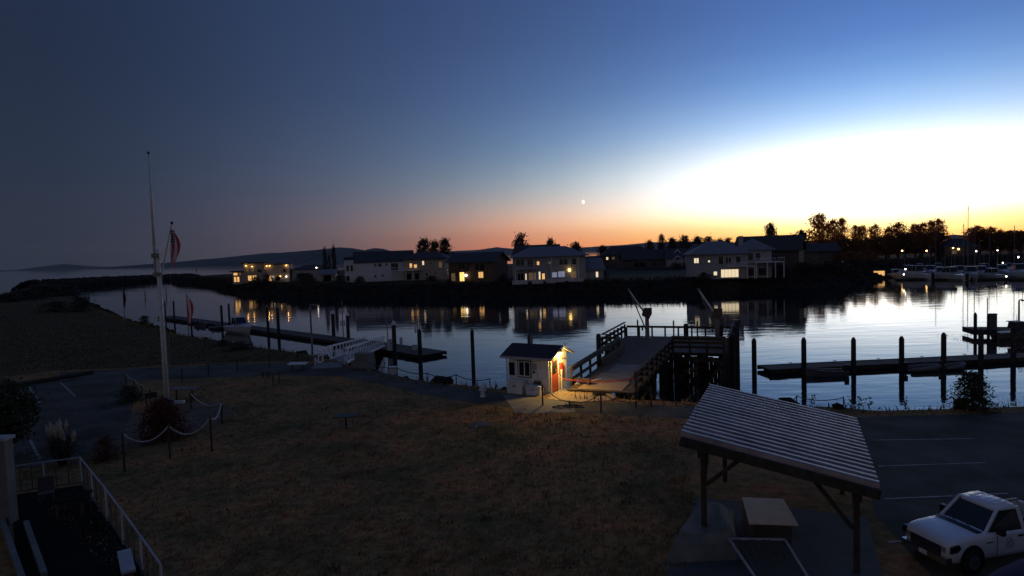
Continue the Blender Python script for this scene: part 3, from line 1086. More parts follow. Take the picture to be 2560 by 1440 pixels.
# ================================================================== TREES AND SHRUBS
def crown_mesh(kind, sd, n, leaf, m):
    q = random.Random(sd)
    mb = MB()
    cl = []
    tries = n
    for i in range(tries):
        t = q.random()
        if kind == 'cypress':
            prof = .5 * math.sin(PI * (t * .92 + .06)) ** .6
            z = t
        elif kind == 'poplar':
            prof = .5 * math.sin(PI * (t * .9 + .07)) ** .7 * (.75 + .25 * math.sin(t * 17 + sd))
            z = .12 + .88 * t
        elif kind == 'bush':
            prof = .5 * math.sqrt(max(.02, 1 - t * t))
            z = t
        else:
            prof = .5 * math.sin(PI * (t * .93 + .04)) ** .55
            z = .28 + .72 * t
        a = q.uniform(0, 6.28)
        r = prof * (q.random() ** .45) * (.78 + .22 * math.sin(3 * a + sd) + .12 * math.sin(7 * a + 5 * t))
        cl.append((r * math.cos(a), r * math.sin(a), z))
    for c in cl:
        k = q.uniform(.6, 1.5)
        for j in range(9):
            p = Vector((c[0] + q.gauss(0, leaf * 1.4 * k), c[1] + q.gauss(0, leaf * 1.4 * k), c[2] + q.gauss(0, leaf * 1.1 * k)))
            u = Vector((q.gauss(0, 1), q.gauss(0, 1), q.gauss(0, 1))).normalized()
            v = u.cross(Vector((q.gauss(0, 1), q.gauss(0, 1), q.gauss(0, 1)))).normalized()
            s = leaf * q.uniform(.5, 1.1)
            mb.add([p - u * s, p + v * s * .6, p + u * s, p - v * s * .6], [(0, 1, 2, 3)])
    return mb.mesh('crown', m)


def trunk_mesh(kind, sd):
    q = random.Random(sd)
    mb = MB()
    top = .8 if kind in ('cypress', 'poplar') else .55
    mb.tube([(0, 0, -.02), (q.uniform(-.01, .01), 0, top * .5), (q.uniform(-.03, .03), 0, top)], [.035, .026, .008], 6)
    for i in range(7):
        z = q.uniform(.25, .5)
        a = q.uniform(0, 6.3)
        r = q.uniform(.18, .36)
        mb.tube([(0, 0, z), (r * .5 * math.cos(a), r * .5 * math.sin(a), z + q.uniform(.1, .2)), (r * math.cos(a), r * math.sin(a), z + q.uniform(.2, .42))], [.014, .009, .004], 4)
    return mb.mesh('trunk', M['bark'])


CR = {}


def tree(name, label, pos, hgt, wid, kind, m, var, group=None, n=260, leaf=.035, cat='tree'):
    key = (kind, m, var, n, leaf)
    if key not in CR:
        CR[key] = (crown_mesh(kind, var * 13 + 5, n, leaf, M[m]), trunk_mesh(kind, var))
    cm, tm = CR[key]
    root = thing(name, label, cat, pos, rr.uniform(0, 6.3), group)
    for nm, me in (('crown', cm), ('trunk', tm)):
        o = link(nm, me, root)
        o.scale = (wid, wid, hgt)
    return root


for px, yt, wd, lb in [(815, 623, 2.2, 'taller left cypress of the dark trio beside the pale house'), (826, 637, 1.3, 'short slim cypress in the middle of the dark trio'), (837, 619, 2.4, 'full tall cypress of the trio nearest the pale house')]:
    d = 240
    p = hp(px, d, FZ)
    tree('cypress_tree', lb, p, zat(px, yt, d) - FZ, wd, 'cypress', 'leaf_far', int(px) % 3, 'cypresses by the pale house', 200, .05)
for px, yt, wd, lb in [(1062, 602, 7.5, 'left crown of the leafy clump behind the white deck house'), (1090, 607, 6.5, 'middle crown of the leafy clump behind the white deck house'), (1114, 601, 6.5, 'right crown of the leafy clump behind the white deck house'),
                       (1303, 588, 7.2, 'wind-swept half-bare tree above the tall gable roof'), (1378, 601, 5.0, 'small dark tree above the right end of the gable roof'), (1441, 609, 6.4, 'round dome-shaped tree right of the porch house')]:
    d = 232 if px != 1441 else 215
    tree('broadleaf_tree', lb, hp(px, d, FZ), zat(px, yt, d) - FZ, wd, 'round', 'leaf_far', px % 4, 'broadleaf trees among the houses', 260, .04)
bt = [(1508, 616, 7), (1655, 589, 5), (1682, 598, 7), (1712, 591, 9), (1745, 594, 8), (1772, 594, 9), (1800, 600, 7), (1820, 597, 7), (1927, 563, 5.6), (2004, 580, 7), (1625, 604, 6)]
for i, (px, yt, wd) in enumerate(bt):
    d = 330 if px < 1900 else 215
    nm = {1508: 'small round tree beside the bright strip of sea', 1927: 'egg-shaped tree poking above the tall dark house roof', 2004: 'rounded tree between the tall dark house and the poplars'}.get(px, ORD[i] + ' low dark tree from the left along the skyline behind the field houses')
    tree('skyline_tree', nm, hp(px, d, FZ), zat(px, yt, d) - FZ, wd, 'round', 'leaf_far', i % 4, 'trees on the skyline', 260, .04)
pops = [(2048, 538, 7.5), (2082, 552, 6), (2104, 549, 5), (2139, 565, 4.5), (2156, 567, 4.5), (2187, 564, 5), (2222, 572, 5), (2245, 558, 7), (2288, 563, 5.5), (2306, 560, 5), (2328, 555, 5), (2346, 549, 5.5), (2428, 572, 5), (2446, 567, 5.5), (2478, 570, 5), (2500, 576, 4), (2523, 580, 4.5), (2552, 578, 5)]
for i, (px, yt, wd) in enumerate(pops):
    d = 300
    lbl = 'tallest poplar of the backlit row, at its left end' if i == 0 else (ORD[i] if i < 16 else ['seventeenth', 'eighteenth'][i - 16]) + ' poplar from the left in the backlit row beyond the marina'
    tree('poplar_tree', lbl, hp(px, d, FZ), zat(px, yt, d) - FZ, wd * 2.35, 'poplar', 'leaf_pop', i % 4, 'backlit poplars beyond the marina', 300, .030)
low = [(1990, 232, 7.5, 9), (2060, 250, 9, 12), (2100, 262, 9.5, 13), (2140, 262, 9, 12), (2180, 270, 9, 12), (2215, 280, 10, 13), (2262, 280, 11, 13), (2300, 285, 11, 12), (2340, 290, 11, 12), (2388, 320, 8, 9), (2450, 300, 11, 14), (2490, 300, 10, 13), (2530, 300, 10.5, 13), (2570, 300, 10, 13), (2120, 205, 5, 9), (2165, 215, 5, 8)]
for i, (px, d, hh, wd) in enumerate(low):
    tree('shade_tree', ORD[i] + ' dense dark rounded tree from the left in the belt below the poplars', hp(px, d, FZ - .5), hh * 1.02, wd * 1.3, 'round', 'leaf_belt', i % 4, 'dark tree belt below the poplars', 260, .04)
bs = [(640, 222, 2.6, 5), (668, 225, 3.2, 5), (756, 220, 3.4, 6), (775, 216, 3.0, 5), (848, 208, 2.4, 5), (900, 206, 2.0, 4), (1080, 202, 1.6, 5), (1130, 190, 1.8, 4), (1255, 178, 2.0, 4), (1470, 185, 2.4, 5), (1500, 190, 2.2, 6), (1690, 240, 2.0, 9), (1725, 236, 2.2, 9), (1760, 158, 1.3, 5), (1950, 165, 2.4, 6), (2010, 168, 2.8, 7)]
for i, (px, d, hh, wd) in enumerate(bs):
    tree('garden_shrub', ORD[i] + ' dark garden shrub from the left along the far bank houses', hp(px, d, FZ - .05), hh, wd, 'bush', 'leaf_far', i % 3, 'shrubs along the far bank', 110, .06, 'shrub')
for i in range(13):
    px = 2030 + i * 13
    d = 170 + max(0, (px - 2090) * .55)
    tree('bank_bush', ORD[i] + ' overgrown bush from the left on the dark bank sloping towards the marina', hp(px, d, FZ - 1.2), rr.uniform(2.4, 3.8), rr.uniform(6, 8.5), 'bush', 'leaf_far', i % 3, 'bushes on the bank towards the marina', 110, .06, 'bush')
# near shrubs
p = gp(40, 1160)
tree('garden_tree', 'leafy green tree at the left edge beside the white wall', p + Vector((-.6, 0, 0)), 3.4, 3.6, 'round', 'leaf', 1, None, 900, .03)
p = gp(410, 1098)
tree('round_shrub', 'dense round reddish shrub at the foot of the flagpole', p, 1.85, 2.35, 'bush', 'leaf_red', 2, None, 800, .03, 'shrub')
tree('small_red_shrub', 'small loose reddish shrub between the pampas grass and rope fence', gp(266, 1150), .95, 1.15, 'bush', 'leaf_red', 1, None, 160, .05, 'shrub')
tree('low_green_shrub', 'low green shrub behind the black sign board near the flagpole', gp(325, 1003), .9, 1.7, 'bush', 'leaf', 1, None, 200, .05, 'shrub')
tree('waterside_shrub', 'tall dark shrub standing alone on the bank at the right', gp(2430, 1024), 1.75, 2.1, 'bush', 'leaf', 0, None, 420, .036, 'shrub')
for i, (px, py, hh, wd) in enumerate([(205, 778, 2.6, 5.5), (140, 780, 2.0, 6), (60, 750, 2.6, 12), (110, 742, 3.4, 14), (160, 740, 3.0, 11), (20, 755, 2.2, 10), (362, 812, 1.2, 2.0), (600, 874, .75, 2.8), (560, 864, .6, 2.0)]):
    lb = ['pointed dark bush on the left shore above the channel', 'wide low bush on the left headland in front of the others', 'second headland bush from the left edge', 'third headland bush from the left edge near the breakwater', 'headland bush nearest the breakwater root', 'headland bush at the very left edge of the shore', 'small dark bush on the shore left of the floating dock', 'larger bush on the shore below the moored cabin boat', 'smaller bush on the shore below the moored cabin boat'][i]
    tree('shore_bush', lb, gp(px, py), hh, wd, 'bush', 'leaf', i % 3, 'bushes along the left shore', 140, .05, 'bush')
for i, (px, py) in enumerate([(2128, 1021), (2150, 1022), (2172, 1023), (2262, 1021), (2030, 1016)]):
    q = thing('weed', ['leftmost of the thin weeds left of the lone shrub', 'tall seeding weed in the middle of the clump on the bank', 'right weed of the clump on the bank', 'short weed nearest the lone shrub', 'low weed beside the shelter roof on the bank'][i], 'weed', gp(px, py), 0, 'weeds on the right bank')
    st = MB()
    for k in range(5):
        a = rr.uniform(0, 6.3)
        hh = rr.uniform(.35, .75) * (1.0 if i in (0, 1) else .6)
        st.tube([(0, 0, 0), (.06 * math.cos(a), .06 * math.sin(a), hh * .6), (.16 * math.cos(a), .16 * math.sin(a), hh)], [.008, .006, .004], 4)
    st.build('stem', M['leaf'], q)
    lf = MB()
    for k in range(26):
        x, y, z = rr.uniform(-.15, .15), rr.uniform(-.15, .15), rr.uniform(.15, .6)
        s = .035
        lf.add([(x - s, y, z), (x, y + s, z + s), (x + s, y, z), (x, y - s, z - s)], [(0, 1, 2, 3)])
    lf.build('leaves', M['leaf'], q)
# rough green-black grass on the left headland
rg = []
for i in range(60000):
    y = rr.uniform(40, 150)
    x = -y * rr.uniform(.28, 1.0)
    e, f_ = cy(x), yline(upw, x)
    if e is None or y > e - .3 or (f_ is not None and y < f_ + .4):
        continue
    if f_ is None and y < upw[0].y + 1:
        continue
    rg.append((x, y, -.02))
blades('rough_grass', rg[::2], M['leaf'], .06, .20, .06)
blades('rough_straw', rg[1::2], M['straw'], .06, .16, .05)
# pampas grass
q = thing('pampas_grass', 'clump of pampas grass with pale feathery plumes by the car park', 'plant', gp(158, 1162))
bl = MB()
for k in range(420):
    a = rr.uniform(0, 6.3)
    r = rr.uniform(.2, 1.0)
    hh = rr.uniform(.5, 1.25)
    c, s = math.cos(a), math.sin(a)
    bl.tube([(c * .1, s * .1, 0), (c * r * .5, s * r * .5, hh), (c * r, s * r, hh * rr.uniform(.5, .9))], [.014, .012, .003], 3, False)
bl.build('blades', M['leaf'], q)
for k in range(16):
    a = rr.uniform(0, 6.3)
    r = rr.uniform(.1, .75)
    hh = rr.uniform(1.35, 1.95)
    c, s = math.cos(a), math.sin(a)
    pl = MB()
    pl.tube([(c * r * .3, s * r * .3, .4), (c * r * .8, s * r * .8, hh - .4)], [.012, .01], 4)
    pl.tube([(c * r * .8, s * r * .8, hh - .5), (c * r * .9, s * r * .9, hh - .25), (c * r, s * r, hh)], [.03, .085, .012], 6)
    pl.build('plume', M['pampas'], q)


# ================================================================== DOCKS AND PILES
def pile(px, ytop, base, r, label, group, cap=None, m='pile', name='mooring_pile'):
    """base: world xy of the pile; top at the height seen at ytop"""
    ztop = zat(px, ytop, base.y)
    t = thing(name, label, 'pile', (base.x, base.y, WL), rr.uniform(0, 3), group)
    s = MB()
    s.tube([(0, 0, -2.0), (0, 0, ztop - WL - (.28 if not cap else .0))], [r * 1.05, r], 10)
    s.build('shaft', M[m], t, smooth=False)
    c = MB()
    z = ztop - WL
    if cap:
        c.tube([(0, 0, z - .02), (0, 0, z + .12), (0, 0, z + .5)], [r * 1.25, r * 1.2, .02], 10)
    else:
        c.tube([(0, 0, z - .28), (0, 0, z - .06), (0, 0, z)], [r * 1.02, r * .6, r * .15], 10)
    c.build('cap', M[cap or m], t)
    return t


# left floating dock
A, B, C = gp(413, 791, -2.4), gp(868, 851, -2.4), gp(1083, 884, -2.4)


def floating_dock(name, label, A, B, wd, m='plank', fl=None):
    d = B - A
    Ln = math.hypot(d.x, d.y)
    t = thing(name, label, 'dock', (A.x, A.y, WL), math.atan2(d.y, d.x))
    n = max(1, int(Ln / 6))
    for i in range(n):
        x0, x1 = Ln * i / n + .02, Ln * (i + 1) / n - .02
        s = MB()
        s.box(x0, x1, -wd / 2, wd / 2, .30, .42)
        s.build('deck_section', M[m], t)
    for sd in (-1, 1):
        s = MB()
        s.box(-.05, Ln + .05, sd * wd / 2 + (0 if sd > 0 else -.12), sd * wd / 2 + (.12 if sd > 0 else 0), .08, .445)
        s.build('waler', M['timber'], t)
    for i in range(n):
        x0, x1 = Ln * i / n + .4, Ln * (i + 1) / n - .4
        s = MB()
        s.box(x0, x1, -wd / 2 + .15, wd / 2 - .15, -.35, .30)
        s.build('float', M['black'], t)
    return t, Ln


floating_dock('floating_dock', 'long grey floating dock receding left from the gangway', A, B, 2.6)
floating_dock('dock_platform', 'wide floating platform at the foot of the white gangway', B + (C - B) * .03, C, 3.4)
dn = Vector((B.y - A.y, A.x - B.x, 0)).normalized()      # towards the camera
if dn.y > 0:
    dn = -dn


def on_dock(px, side, a=A, c=B, wd=1.55):
    best = None
    for i in range(201):
        p = a.lerp(c, -.1 + 1.2 * i / 200)
        q = p + dn * wd * side
        v = CM.to_3x3().transposed() @ (Vector((q.x, q.y, WL)) - Vector((0, 0, CAMH)))
        u = 1280 - F * v.x / v.z
        if best is None or abs(u - px) < best[0]:
            best = (abs(u - px), q)
    return best[1]


lp = [(415, 753, 1, .16, None), (437, 751, 1, .16, None), (478, 752, 1, .17, None), (556, 762, 1, .19, None), (574, 758, -1, .17, None), (672, 768, 1, .2, 'steel'), (696, 770, 1, .22, 'steel'), (833, 784, -1, .24, 'white'), (873, 789, -1, .23, 'white')]
for i, (px, yt, sd, r, cp) in enumerate(lp):
    q = on_dock(px, sd)
    pile(px, yt, q, r, ORD[i] + ' mooring pile from the far end of the left floating dock', 'piles of the left floating dock', cp)
dn2 = dn
for i, (px, yt, yb, r) in enumerate([(988, 812, 905, .22), (1052, 822, 915, .2), (1184, 822, 940, .17)]):
    q = gp(px, yb, WL)
    pile(px, yt, q, r, ['thick pile with pale cap standing in front of the dock platform', 'pile at the right end of the dock platform', 'lone thin pile in open water left of the kiosk'][i], 'piles between gangway and kiosk', 'white' if i == 0 else None)
pile(1328, 834, hp(1330, 47, WL), .2, 'dark pile rising just behind the white kiosk roof', 'piles between gangway and kiosk')


def lamp_post(name, label, base, ztop, r=.05, arm=True, box=None, cat='lamp post', group=None, m='steel'):
    t = thing(name, label, cat, base, 0, group)
    h = ztop - base[2]
    s = MB()
    s.tube([(0, 0, -.3), (0, 0, h)], [r * 1.3, r], 8)
    s.build('pole', M[m], t)
    if arm:
        a = MB()
        a.tube([(0, 0, h), (.12, 0, h + .12), (.35, 0, h + .1)], [r * .9, r * .8, r * .8], 6)
        a.ball((.42, 0, h + .02), (.2, .14, .1), 8, 5)
        a.build('lamp_head', M[m], t)
    for z in (box or []):
        for sx in (-1, 1):
            c = MB()
            c.box(sx * .22 - .11, sx * .22 + .11, -.06, .06, z - .35, z + .35)
            c.build('sign_plate', M['white'], t)
    return t


p = gp(781, 884)
lamp_post('lamp_post', 'slim unlit lamp post with curved head on the shore left of the gangway', p, zat(777, 764, p.y), .075)
p = on_dock(858, -1)
lamp_post('dock_sign_post', 'thin post with pairs of white plates at the end of the left dock', (p.x, p.y, -2.4), zat(857, 752, p.y), .06, False, [1.9, 3.6], 'post')
p = gp(970, 868, -2.4)
lamp_post('bare_post', 'bare thin post beside the thick white-capped pile on the platform', (p.x, p.y, -2.4), zat(967, 790, p.y), .05, False, None, 'post')
p = gp(1046, 880, -2.4)
lamp_post('platform_lamp_post', 'tall thin mast with a white box near the right end of the platform', (p.x, p.y, -2.4), zat(1039, 760, p.y), .05, False, [2.5], 'post')


def cabinet(name, label, base, sx, sy, sz, m='white', rz=0, cat='box', top=True, group=None):
    t = thing(name, label, cat, base, rz, group)
    s = MB()
    s.box(-sx / 2, sx / 2, -sy / 2, sy / 2, 0, sz)
    s.build('body', M[m], t)
    c = MB()
    c.box(-sx / 2 - .04, sx / 2 + .04, -sy / 2 - .04, sy / 2 + .04, sz, sz + .07)
    c.build('lid', M[m], t)
    h = MB()
    h.box(-sx * .1, sx * .1, -sy / 2 - .03, -sy / 2, sz * .6, sz * .68)
    h.build('handle', M['black'], t)
    return t


cabinet('power_pedestal', 'tall white power cabinet at the top of the dock platform', gp(977, 876, -2.38), .7, .5, 1.25, 'white', .4, 'cabinet')
cabinet('dock_bin', 'small pale box beside the post on the platform edge', gp(1037, 874, -2.38), .55, .5, .5, 'white', .2)
cabinet('life_ring_box', 'narrow pale cabinet behind the white-capped pile', gp(1003, 862, -2.38), .35, .3, .8, 'white', .2, 'cabinet')
# concrete abutment of the gangway
t = thing('gangway_abutment', 'pale stepped concrete block under the near end of the gangway', 'block', gp(906, 921) + Vector((0, .4, 0)), R(-20))
s = MB()
s.box(-.75, .75, -.5, .5, -.6, .55)
s.build('lower_block', M['concrete'], t)
s = MB()
s.box(-.55, .7, -.35, .5, .55, 1.1)
s.build('upper_block', M['concrete'], t)
cabinet('hose_box', 'small white box on the shore rocks right of the abutment', gp(980, 928) + Vector((0, .4, -.3)), .5, .4, .5, 'white', .2)

# gangway
G0, G1 = gp(866, 906, .08), gp(962, 864, -2.3)
gd = G1 - G0
gl = math.hypot(gd.x, gd.y)
t = thing('gangway', 'white aluminium truss gangway sloping from shore down to the dock platform', 'gangway', G0, math.atan2(gd.y, gd.x))
sl_ = gd.z / gl
for yy, nm in ((0, 'near'), (2.2, 'far')):
    s = MB()
    s.beam((0, yy, 0), (gl, yy, gl * sl_), .12, .2)
    s.build('bottom_chord', M['alu'], t)
    s = MB()
    s.beam((0, yy, 1.12), (gl, yy, gl * sl_ + 1.12), .13, .15)
    s.build('top_chord', M['alu'], t)
    n = 15
    for k in range(n):
        x0 = gl * k / n
        x1 = gl * (k + 1) / n
        s = MB()
        s.beam((x0 + .06, yy, x0 * sl_ + .08), ((x0 + x1) / 2, yy, (x0 + x1) / 2 * sl_ + 1.07), .07, .07)
        s.build('brace', M['alu'], t)
        s = MB()
        s.beam(((x0 + x1) / 2 + .05, yy, (x0 + x1) / 2 * sl_ + 1.07), (x1 - .01, yy, x1 * sl_ + .08), .05, .07)
        s.build('brace', M['alu'], t)
    s = MB()
    s.beam((0, yy, .58), (gl, yy, gl * sl_ + .58), .045, .05)
    s.build('mid_rail', M['alu'], t)
s = MB()
s.beam((0, 1.1, -.02), (gl, 1.1, gl * sl_ - .02), 2.05, .06)
s.build('walkway', M['steel'], t)
for yy in (0, 2.2):
    s = MB()
    s.beam((-.0, yy, .05), (-.9, yy, 0.6), .08, .08)
    s.beam((-.9, yy, .63), (-.9, yy, .0), .08, .08)
    s.build('end_rail', M['alu'], t)
s = MB()
s.box(-2.4, .05, .05, 2.15, -.06, .04)
s.build('landing_plate', M['concrete'], t)


# ------------------------------------------------------------------ boats
def hull(mb, Ln, bm, fb, draft=.3, rake=.12):
    """bow towards +x, waterline z=0"""
    rings = []
    for i in range(11):
        t = i / 10
        x = -Ln / 2 + Ln * t
        wv = bm / 2 * (1 - max(0, (t - .45) / .55) ** 2.2) * (.9 + .1 * min(1, t * 4))
        wv = max(wv, .02)
        sh = fb * (1 + .35 * max(0, t - .3) ** 1.5)
        k = Ln * rake * max(0, t - .55) / .45
        rings.append([(x + k, wv, sh), (x + k * .5, wv * .86, sh * .35), (x, wv * .35, -draft), (x, -wv * .35, -draft), (x + k * .5, -wv * .86, sh * .35), (x + k, -wv, sh)])
    mb.loft(rings, close=True)


def cruiser(label, pos, rz, Ln=6.5, group=None, name='cabin_boat', hm='hullw', hard=True, mast=0):
    t = thing(name, label, 'boat', pos, rz, group)
    s = MB()
    hull(s, Ln, Ln * .34, Ln * .15)
    s.build('hull', M[hm], t, smooth=False)
    fb = Ln * .15
    c = MB()
    w1, w2 = Ln * .12, Ln * .085
    z0, z1, z2 = fb - .05, fb + Ln * .07, fb + Ln * .20
    c.loft([[(-.05 * Ln, -w1, z0), (-.05 * Ln, w1, z0), (-.05 * Ln, w1, z1), (-.05 * Ln, -w1, z1)],
            [(.32 * Ln, -w2, z0), (.32 * Ln, w2, z0), (.30 * Ln, w2 * .9, z1), (.30 * Ln, -w2 * .9, z1)],
            [(.45 * Ln, -.03 * Ln, z0), (.45 * Ln, .03 * Ln, z0), (.44 * Ln, .03 * Ln, z0 + .1), (.44 * Ln, -.03 * Ln, z0 + .1)]], close=True)
    c.build('foredeck', M[hm], t)
    g = MB()
    g.loft([[(-.12 * Ln, -w1, z1 - .02), (.16 * Ln, -w1, z1 - .02), (.16 * Ln, w1, z1 - .02), (-.12 * Ln, w1, z1 - .02)],
            [(-.10 * Ln, -w1 * .9, z2), (.05 * Ln, -w1 * .9, z2), (.05 * Ln, w1 * .9, z2), (-.10 * Ln, w1 * .9, z2)]], close=True)
    wd = g.build('cabin_windows', M['glass'], t)
    for sy in (-1, 1):
        for pa, pb, pw in (((.165 * Ln, sy * w1, z1), (.055 * Ln, sy * w1 * .91, z2), .05), ((-.125 * Ln, sy * w1, z1), (-.105 * Ln, sy * w1 * .91, z2), .06), ((.02 * Ln, sy * (w1 + .01), z1), (-.02 * Ln, sy * w1 * .92, z2), .04)):
            fr = MB()
            fr.beam(pa, pb, pw, .05)
            fr.build('window_post', M[hm], t)
    if hard:
        r = MB()
        r.box(-.17 * Ln, .07 * Ln, -w1, w1, z2, z2 + .07)
        r.build('hardtop', M[hm], t)
    rl = MB()
    for sy in (-1, 1):
        rl.tube([(.1 * Ln, sy * Ln * .15, fb + .45), (.35 * Ln, sy * Ln * .10, fb + .55), (.56 * Ln, 0, fb * 1.2 + .5)], .02, 5)
        for tx, wy in ((.12, .15), (.3, .115), (.45, .06)):
            rl.tube([(tx * Ln, sy * wy * Ln, fb), (tx * Ln, sy * wy * Ln, fb + .5)], .018, 5)
    rl.build('bow_rail', M['chrome'], t)
    mo = MB()
    mo.box(-.56 * Ln, -.5 * Ln, -.2, .2, .1, fb + .35)
    mo.build('outboard_motor', M['black'], t)
    if mast:
        m_ = MB()
        m_.tube([(-.03 * Ln, 0, z2), (-.03 * Ln, 0, z2 + mast)], [.03, .02], 5)
        m_.build('aerial', M['steel'], t)
    return t


def sailboat(label, pos, rz, Ln, hm, group):
    t = thing('sailboat', label, 'sailboat', pos, rz, group)
    s = MB()
    hull(s, Ln, Ln * .28, Ln * .11)
    s.build('hull', M['hullw'], t)
    fb = Ln * .11
    c = MB()
    c.loft([[(-.15 * Ln, -.09 * Ln, fb - .05), (-.15 * Ln, .09 * Ln, fb - .05), (-.15 * Ln, .08 * Ln, fb + .5), (-.15 * Ln, -.08 * Ln, fb + .5)],
            [(.22 * Ln, -.06 * Ln, fb), (.22 * Ln, .06 * Ln, fb), (.2 * Ln, .05 * Ln, fb + .35), (.2 * Ln, -.05 * Ln, fb + .35)]], close=True)
    c.build('cabin', M['hullw'], t)
    m_ = MB()
    m_.tube([(.08 * Ln, 0, fb), (.08 * Ln, 0, hm)], [.11, .07], 6)
    ms = m_.build('mast', M['steel'], t)
    sp_ = MB()
    sp_.beam((.08 * Ln, -.9, hm * .58), (.08 * Ln, .9, hm * .58), .06, .06)
    sp_.build('spreader', M['steel'], ms)
    bo = MB()
    bo.tube([(.07 * Ln, 0, fb + 1.2), (-.36 * Ln, 0, fb + 1.15)], [.14, .1], 6)
    bo.build('boom', M['navy'], t)
    st = MB()
    st.tube([(.08 * Ln, 0, hm - .1), (.55 * Ln, 0, fb + .3)], .02, 4)
    st.tube([(.08 * Ln, 0, hm - .1), (-.5 * Ln, 0, fb + .2)], .02, 4)
    st.build('stays', M['steel'], t)
    return t


q = on_dock(598, 1, wd=2.9)
cruiser('white cabin cruiser moored alongside the left floating dock', (q.x, q.y, WL), math.atan2(B.y - A.y, B.x - A.x), 7.0, mast=1.0)


def skiff(label, pos, rz, Ln, m='hull_d', group=None, motor=True, name='skiff'):
    t = thing(name, label, 'boat', pos, rz, group)
    s = MB()
    rings = []
    for i in range(9):
        u = i / 8
        x = -Ln / 2 + Ln * u
        wv = max(.03, Ln * .2 * (1 - max(0, (u - .4) / .6) ** 2.4))
        h = .42 + .2 * u * u
        rings.append([(x, wv, h), (x, wv * .8, -.1), (x, -wv * .8, -.1), (x, -wv, h), (x, -wv * .88, h), (x, -wv * .7, .0), (x, wv * .7, .0), (x, wv * .88, h)])
    s.loft(rings, close=True)
    s.build('hull', M[m], t)
    for u in (-.2, .12):
        b_ = MB()
        b_.box(u * Ln - .12, u * Ln + .12, -Ln * .17, Ln * .17, .3, .35)
        b_.build('thwart', M['timber'], t)
    if motor:
        o = MB()
        o.box(-Ln / 2 - .22, -Ln / 2 + .06, -.13, .13, .45, .85)
        o.box(-Ln / 2 - .16, -Ln / 2 - .02, -.05, .05, -.3, .45)
        o.build('outboard_motor', M['black'], t)
    return t


def inflatable(label, pos, rz, Ln, group=None):
    t = thing('inflatable_dinghy', label, 'dinghy', pos, rz, group)
    s = MB()
    w_ = Ln * .2
    s.tube([(-Ln / 2, w_, .22), (0, w_, .24), (Ln * .3, w_ * .8, .3), (Ln * .46, w_ * .3, .38), (Ln * .48, 0, .4), (Ln * .46, -w_ * .3, .38), (Ln * .3, -w_ * .8, .3), (0, -w_, .24), (-Ln / 2, -w_, .22)], [.16, .2, .2, .19, .18, .19, .2, .2, .16], 8)
    s.build('tube', M['inflat'], t, smooth=True)
    f = MB()
    f.box(-Ln * .46, Ln * .36, -w_, w_, .04, .12)
    f.build('floor', M['hull_d'], t)
    o = MB()
    o.box(-Ln / 2 - .25, -Ln / 2 + .02, -.14, .14, .35, .8)
    o.box(-Ln / 2 - .16, -Ln / 2 - .04, -.05, .05, -.3, .35)
    o.build('outboard_motor', M['black'], t)
    b_ = MB()
    b_.box(-.1, .12, -w_, w_, .28, .33)
    b_.build('thwart', M['timber'], t)
    return t


ang = math.atan2(B.y - A.y, B.x - A.x)
q = on_dock(505, 1, wd=2.3)
skiff('dark skiff tied to the left dock beyond the cabin cruiser', (q.x, q.y, WL), ang, 3.6)
q = on_dock(540, 1, wd=2.4)
inflatable('grey inflatable with raised motor tied behind the cabin cruiser', (q.x, q.y, WL), ang, 3.0)

# right floating dock
RA, RB = Vector((21.6, 55.0, WL)), Vector((56, 57.6, WL))
t, Ln = floating_dock('timber_floating_dock', 'dark timber floating dock crossing the water at the right', RA, RB, 2.1, 'plank')
for k in range(8):
    c = MB()
    x = 3 + k * 4.1
    c.tube([(x - .18, 1.15, .52), (x + .18, 1.15, .52)], .025, 6)
    c.tube([(x - .05, 1.15, .42), (x - .05, 1.15, .52)], .02, 6)
    c.tube([(x + .05, 1.15, .42), (x + .05, 1.15, .52)], .02, 6)
    c.build('cleat', M['steel'], t)
tdir = (RB - RA).normalized()
for i, (px, yt, dy) in enumerate([(1886, 845, -1), (2010, 843, -1.55), (2134, 843, -1.55), (2254, 840, -1.55), (2359, 831, -1.55), (2452, 822, -1.55), (2533, 815, -1.55)]):
    d = 53.4 + (i - 1) * .28
    q = hp(px, d, WL)
    pile(px, yt, q, .2, ['lone pile in the water left of the dark timber dock'][0] if i == 0 else ORD[i - 1] + ' pointed pile from the left along the dark timber dock', 'piles of the right dock')
yb = 52.9
skiff('open grey skiff tied to the left end of the timber dock', (hp(2064, yb, WL).x, yb, WL), R(178), 3.3, 'hull_d', 'small boats at the timber dock')
inflatable('larger inflatable dinghy between the third and fourth piles of the timber dock', (hp(2308, yb + .6, WL).x, yb + .6, WL), R(6), 3.0, 'small boats at the timber dock')
inflatable('smaller inflatable dinghy right of the fourth pile of the timber dock', (hp(2382, yb + .8, WL).x, yb + .8, WL), R(14), 2.2, 'small boats at the timber dock')

# upper right jetty
J = gp(2436, 829, -2.2)
t = thing('small_jetty', 'dark jetty corner with piles at the right edge above the timber dock', 'jetty', (J.x, J.y, WL), R(-16))
for k in range(10):
    s = MB()
    s.box(k * 1.5, k * 1.5 + 1.46, 0, 3.0, .6, .78)
    s.build('deck_section', M['plank'], t)
s = MB()
s.box(-.1, 15, -.14, 0, .25, .82)
s.build('fascia', M['timber'], t)
s = MB()
s.box(-.14, 0, 0, 3.0, .25, .82)
s.build('end_fascia', M['timber'], t)
for i, (px, yt, d, r) in enumerate([(2438, 781, 70.0, .17), (2471, 784, 69.6, .14), (2468, 742, 72.5, .05)]):
    q = hp(px, d, WL)
    pile(px, yt, q, r, ['leaning-topped pile at the left corner of the small jetty', 'short pile beside the corner pile of the small jetty', 'slim pole with a lamp standing on the small jetty'][i], 'piles of the small jetty')
q = Vector((J.x + 2.75, J.y + .9, WL + .78))
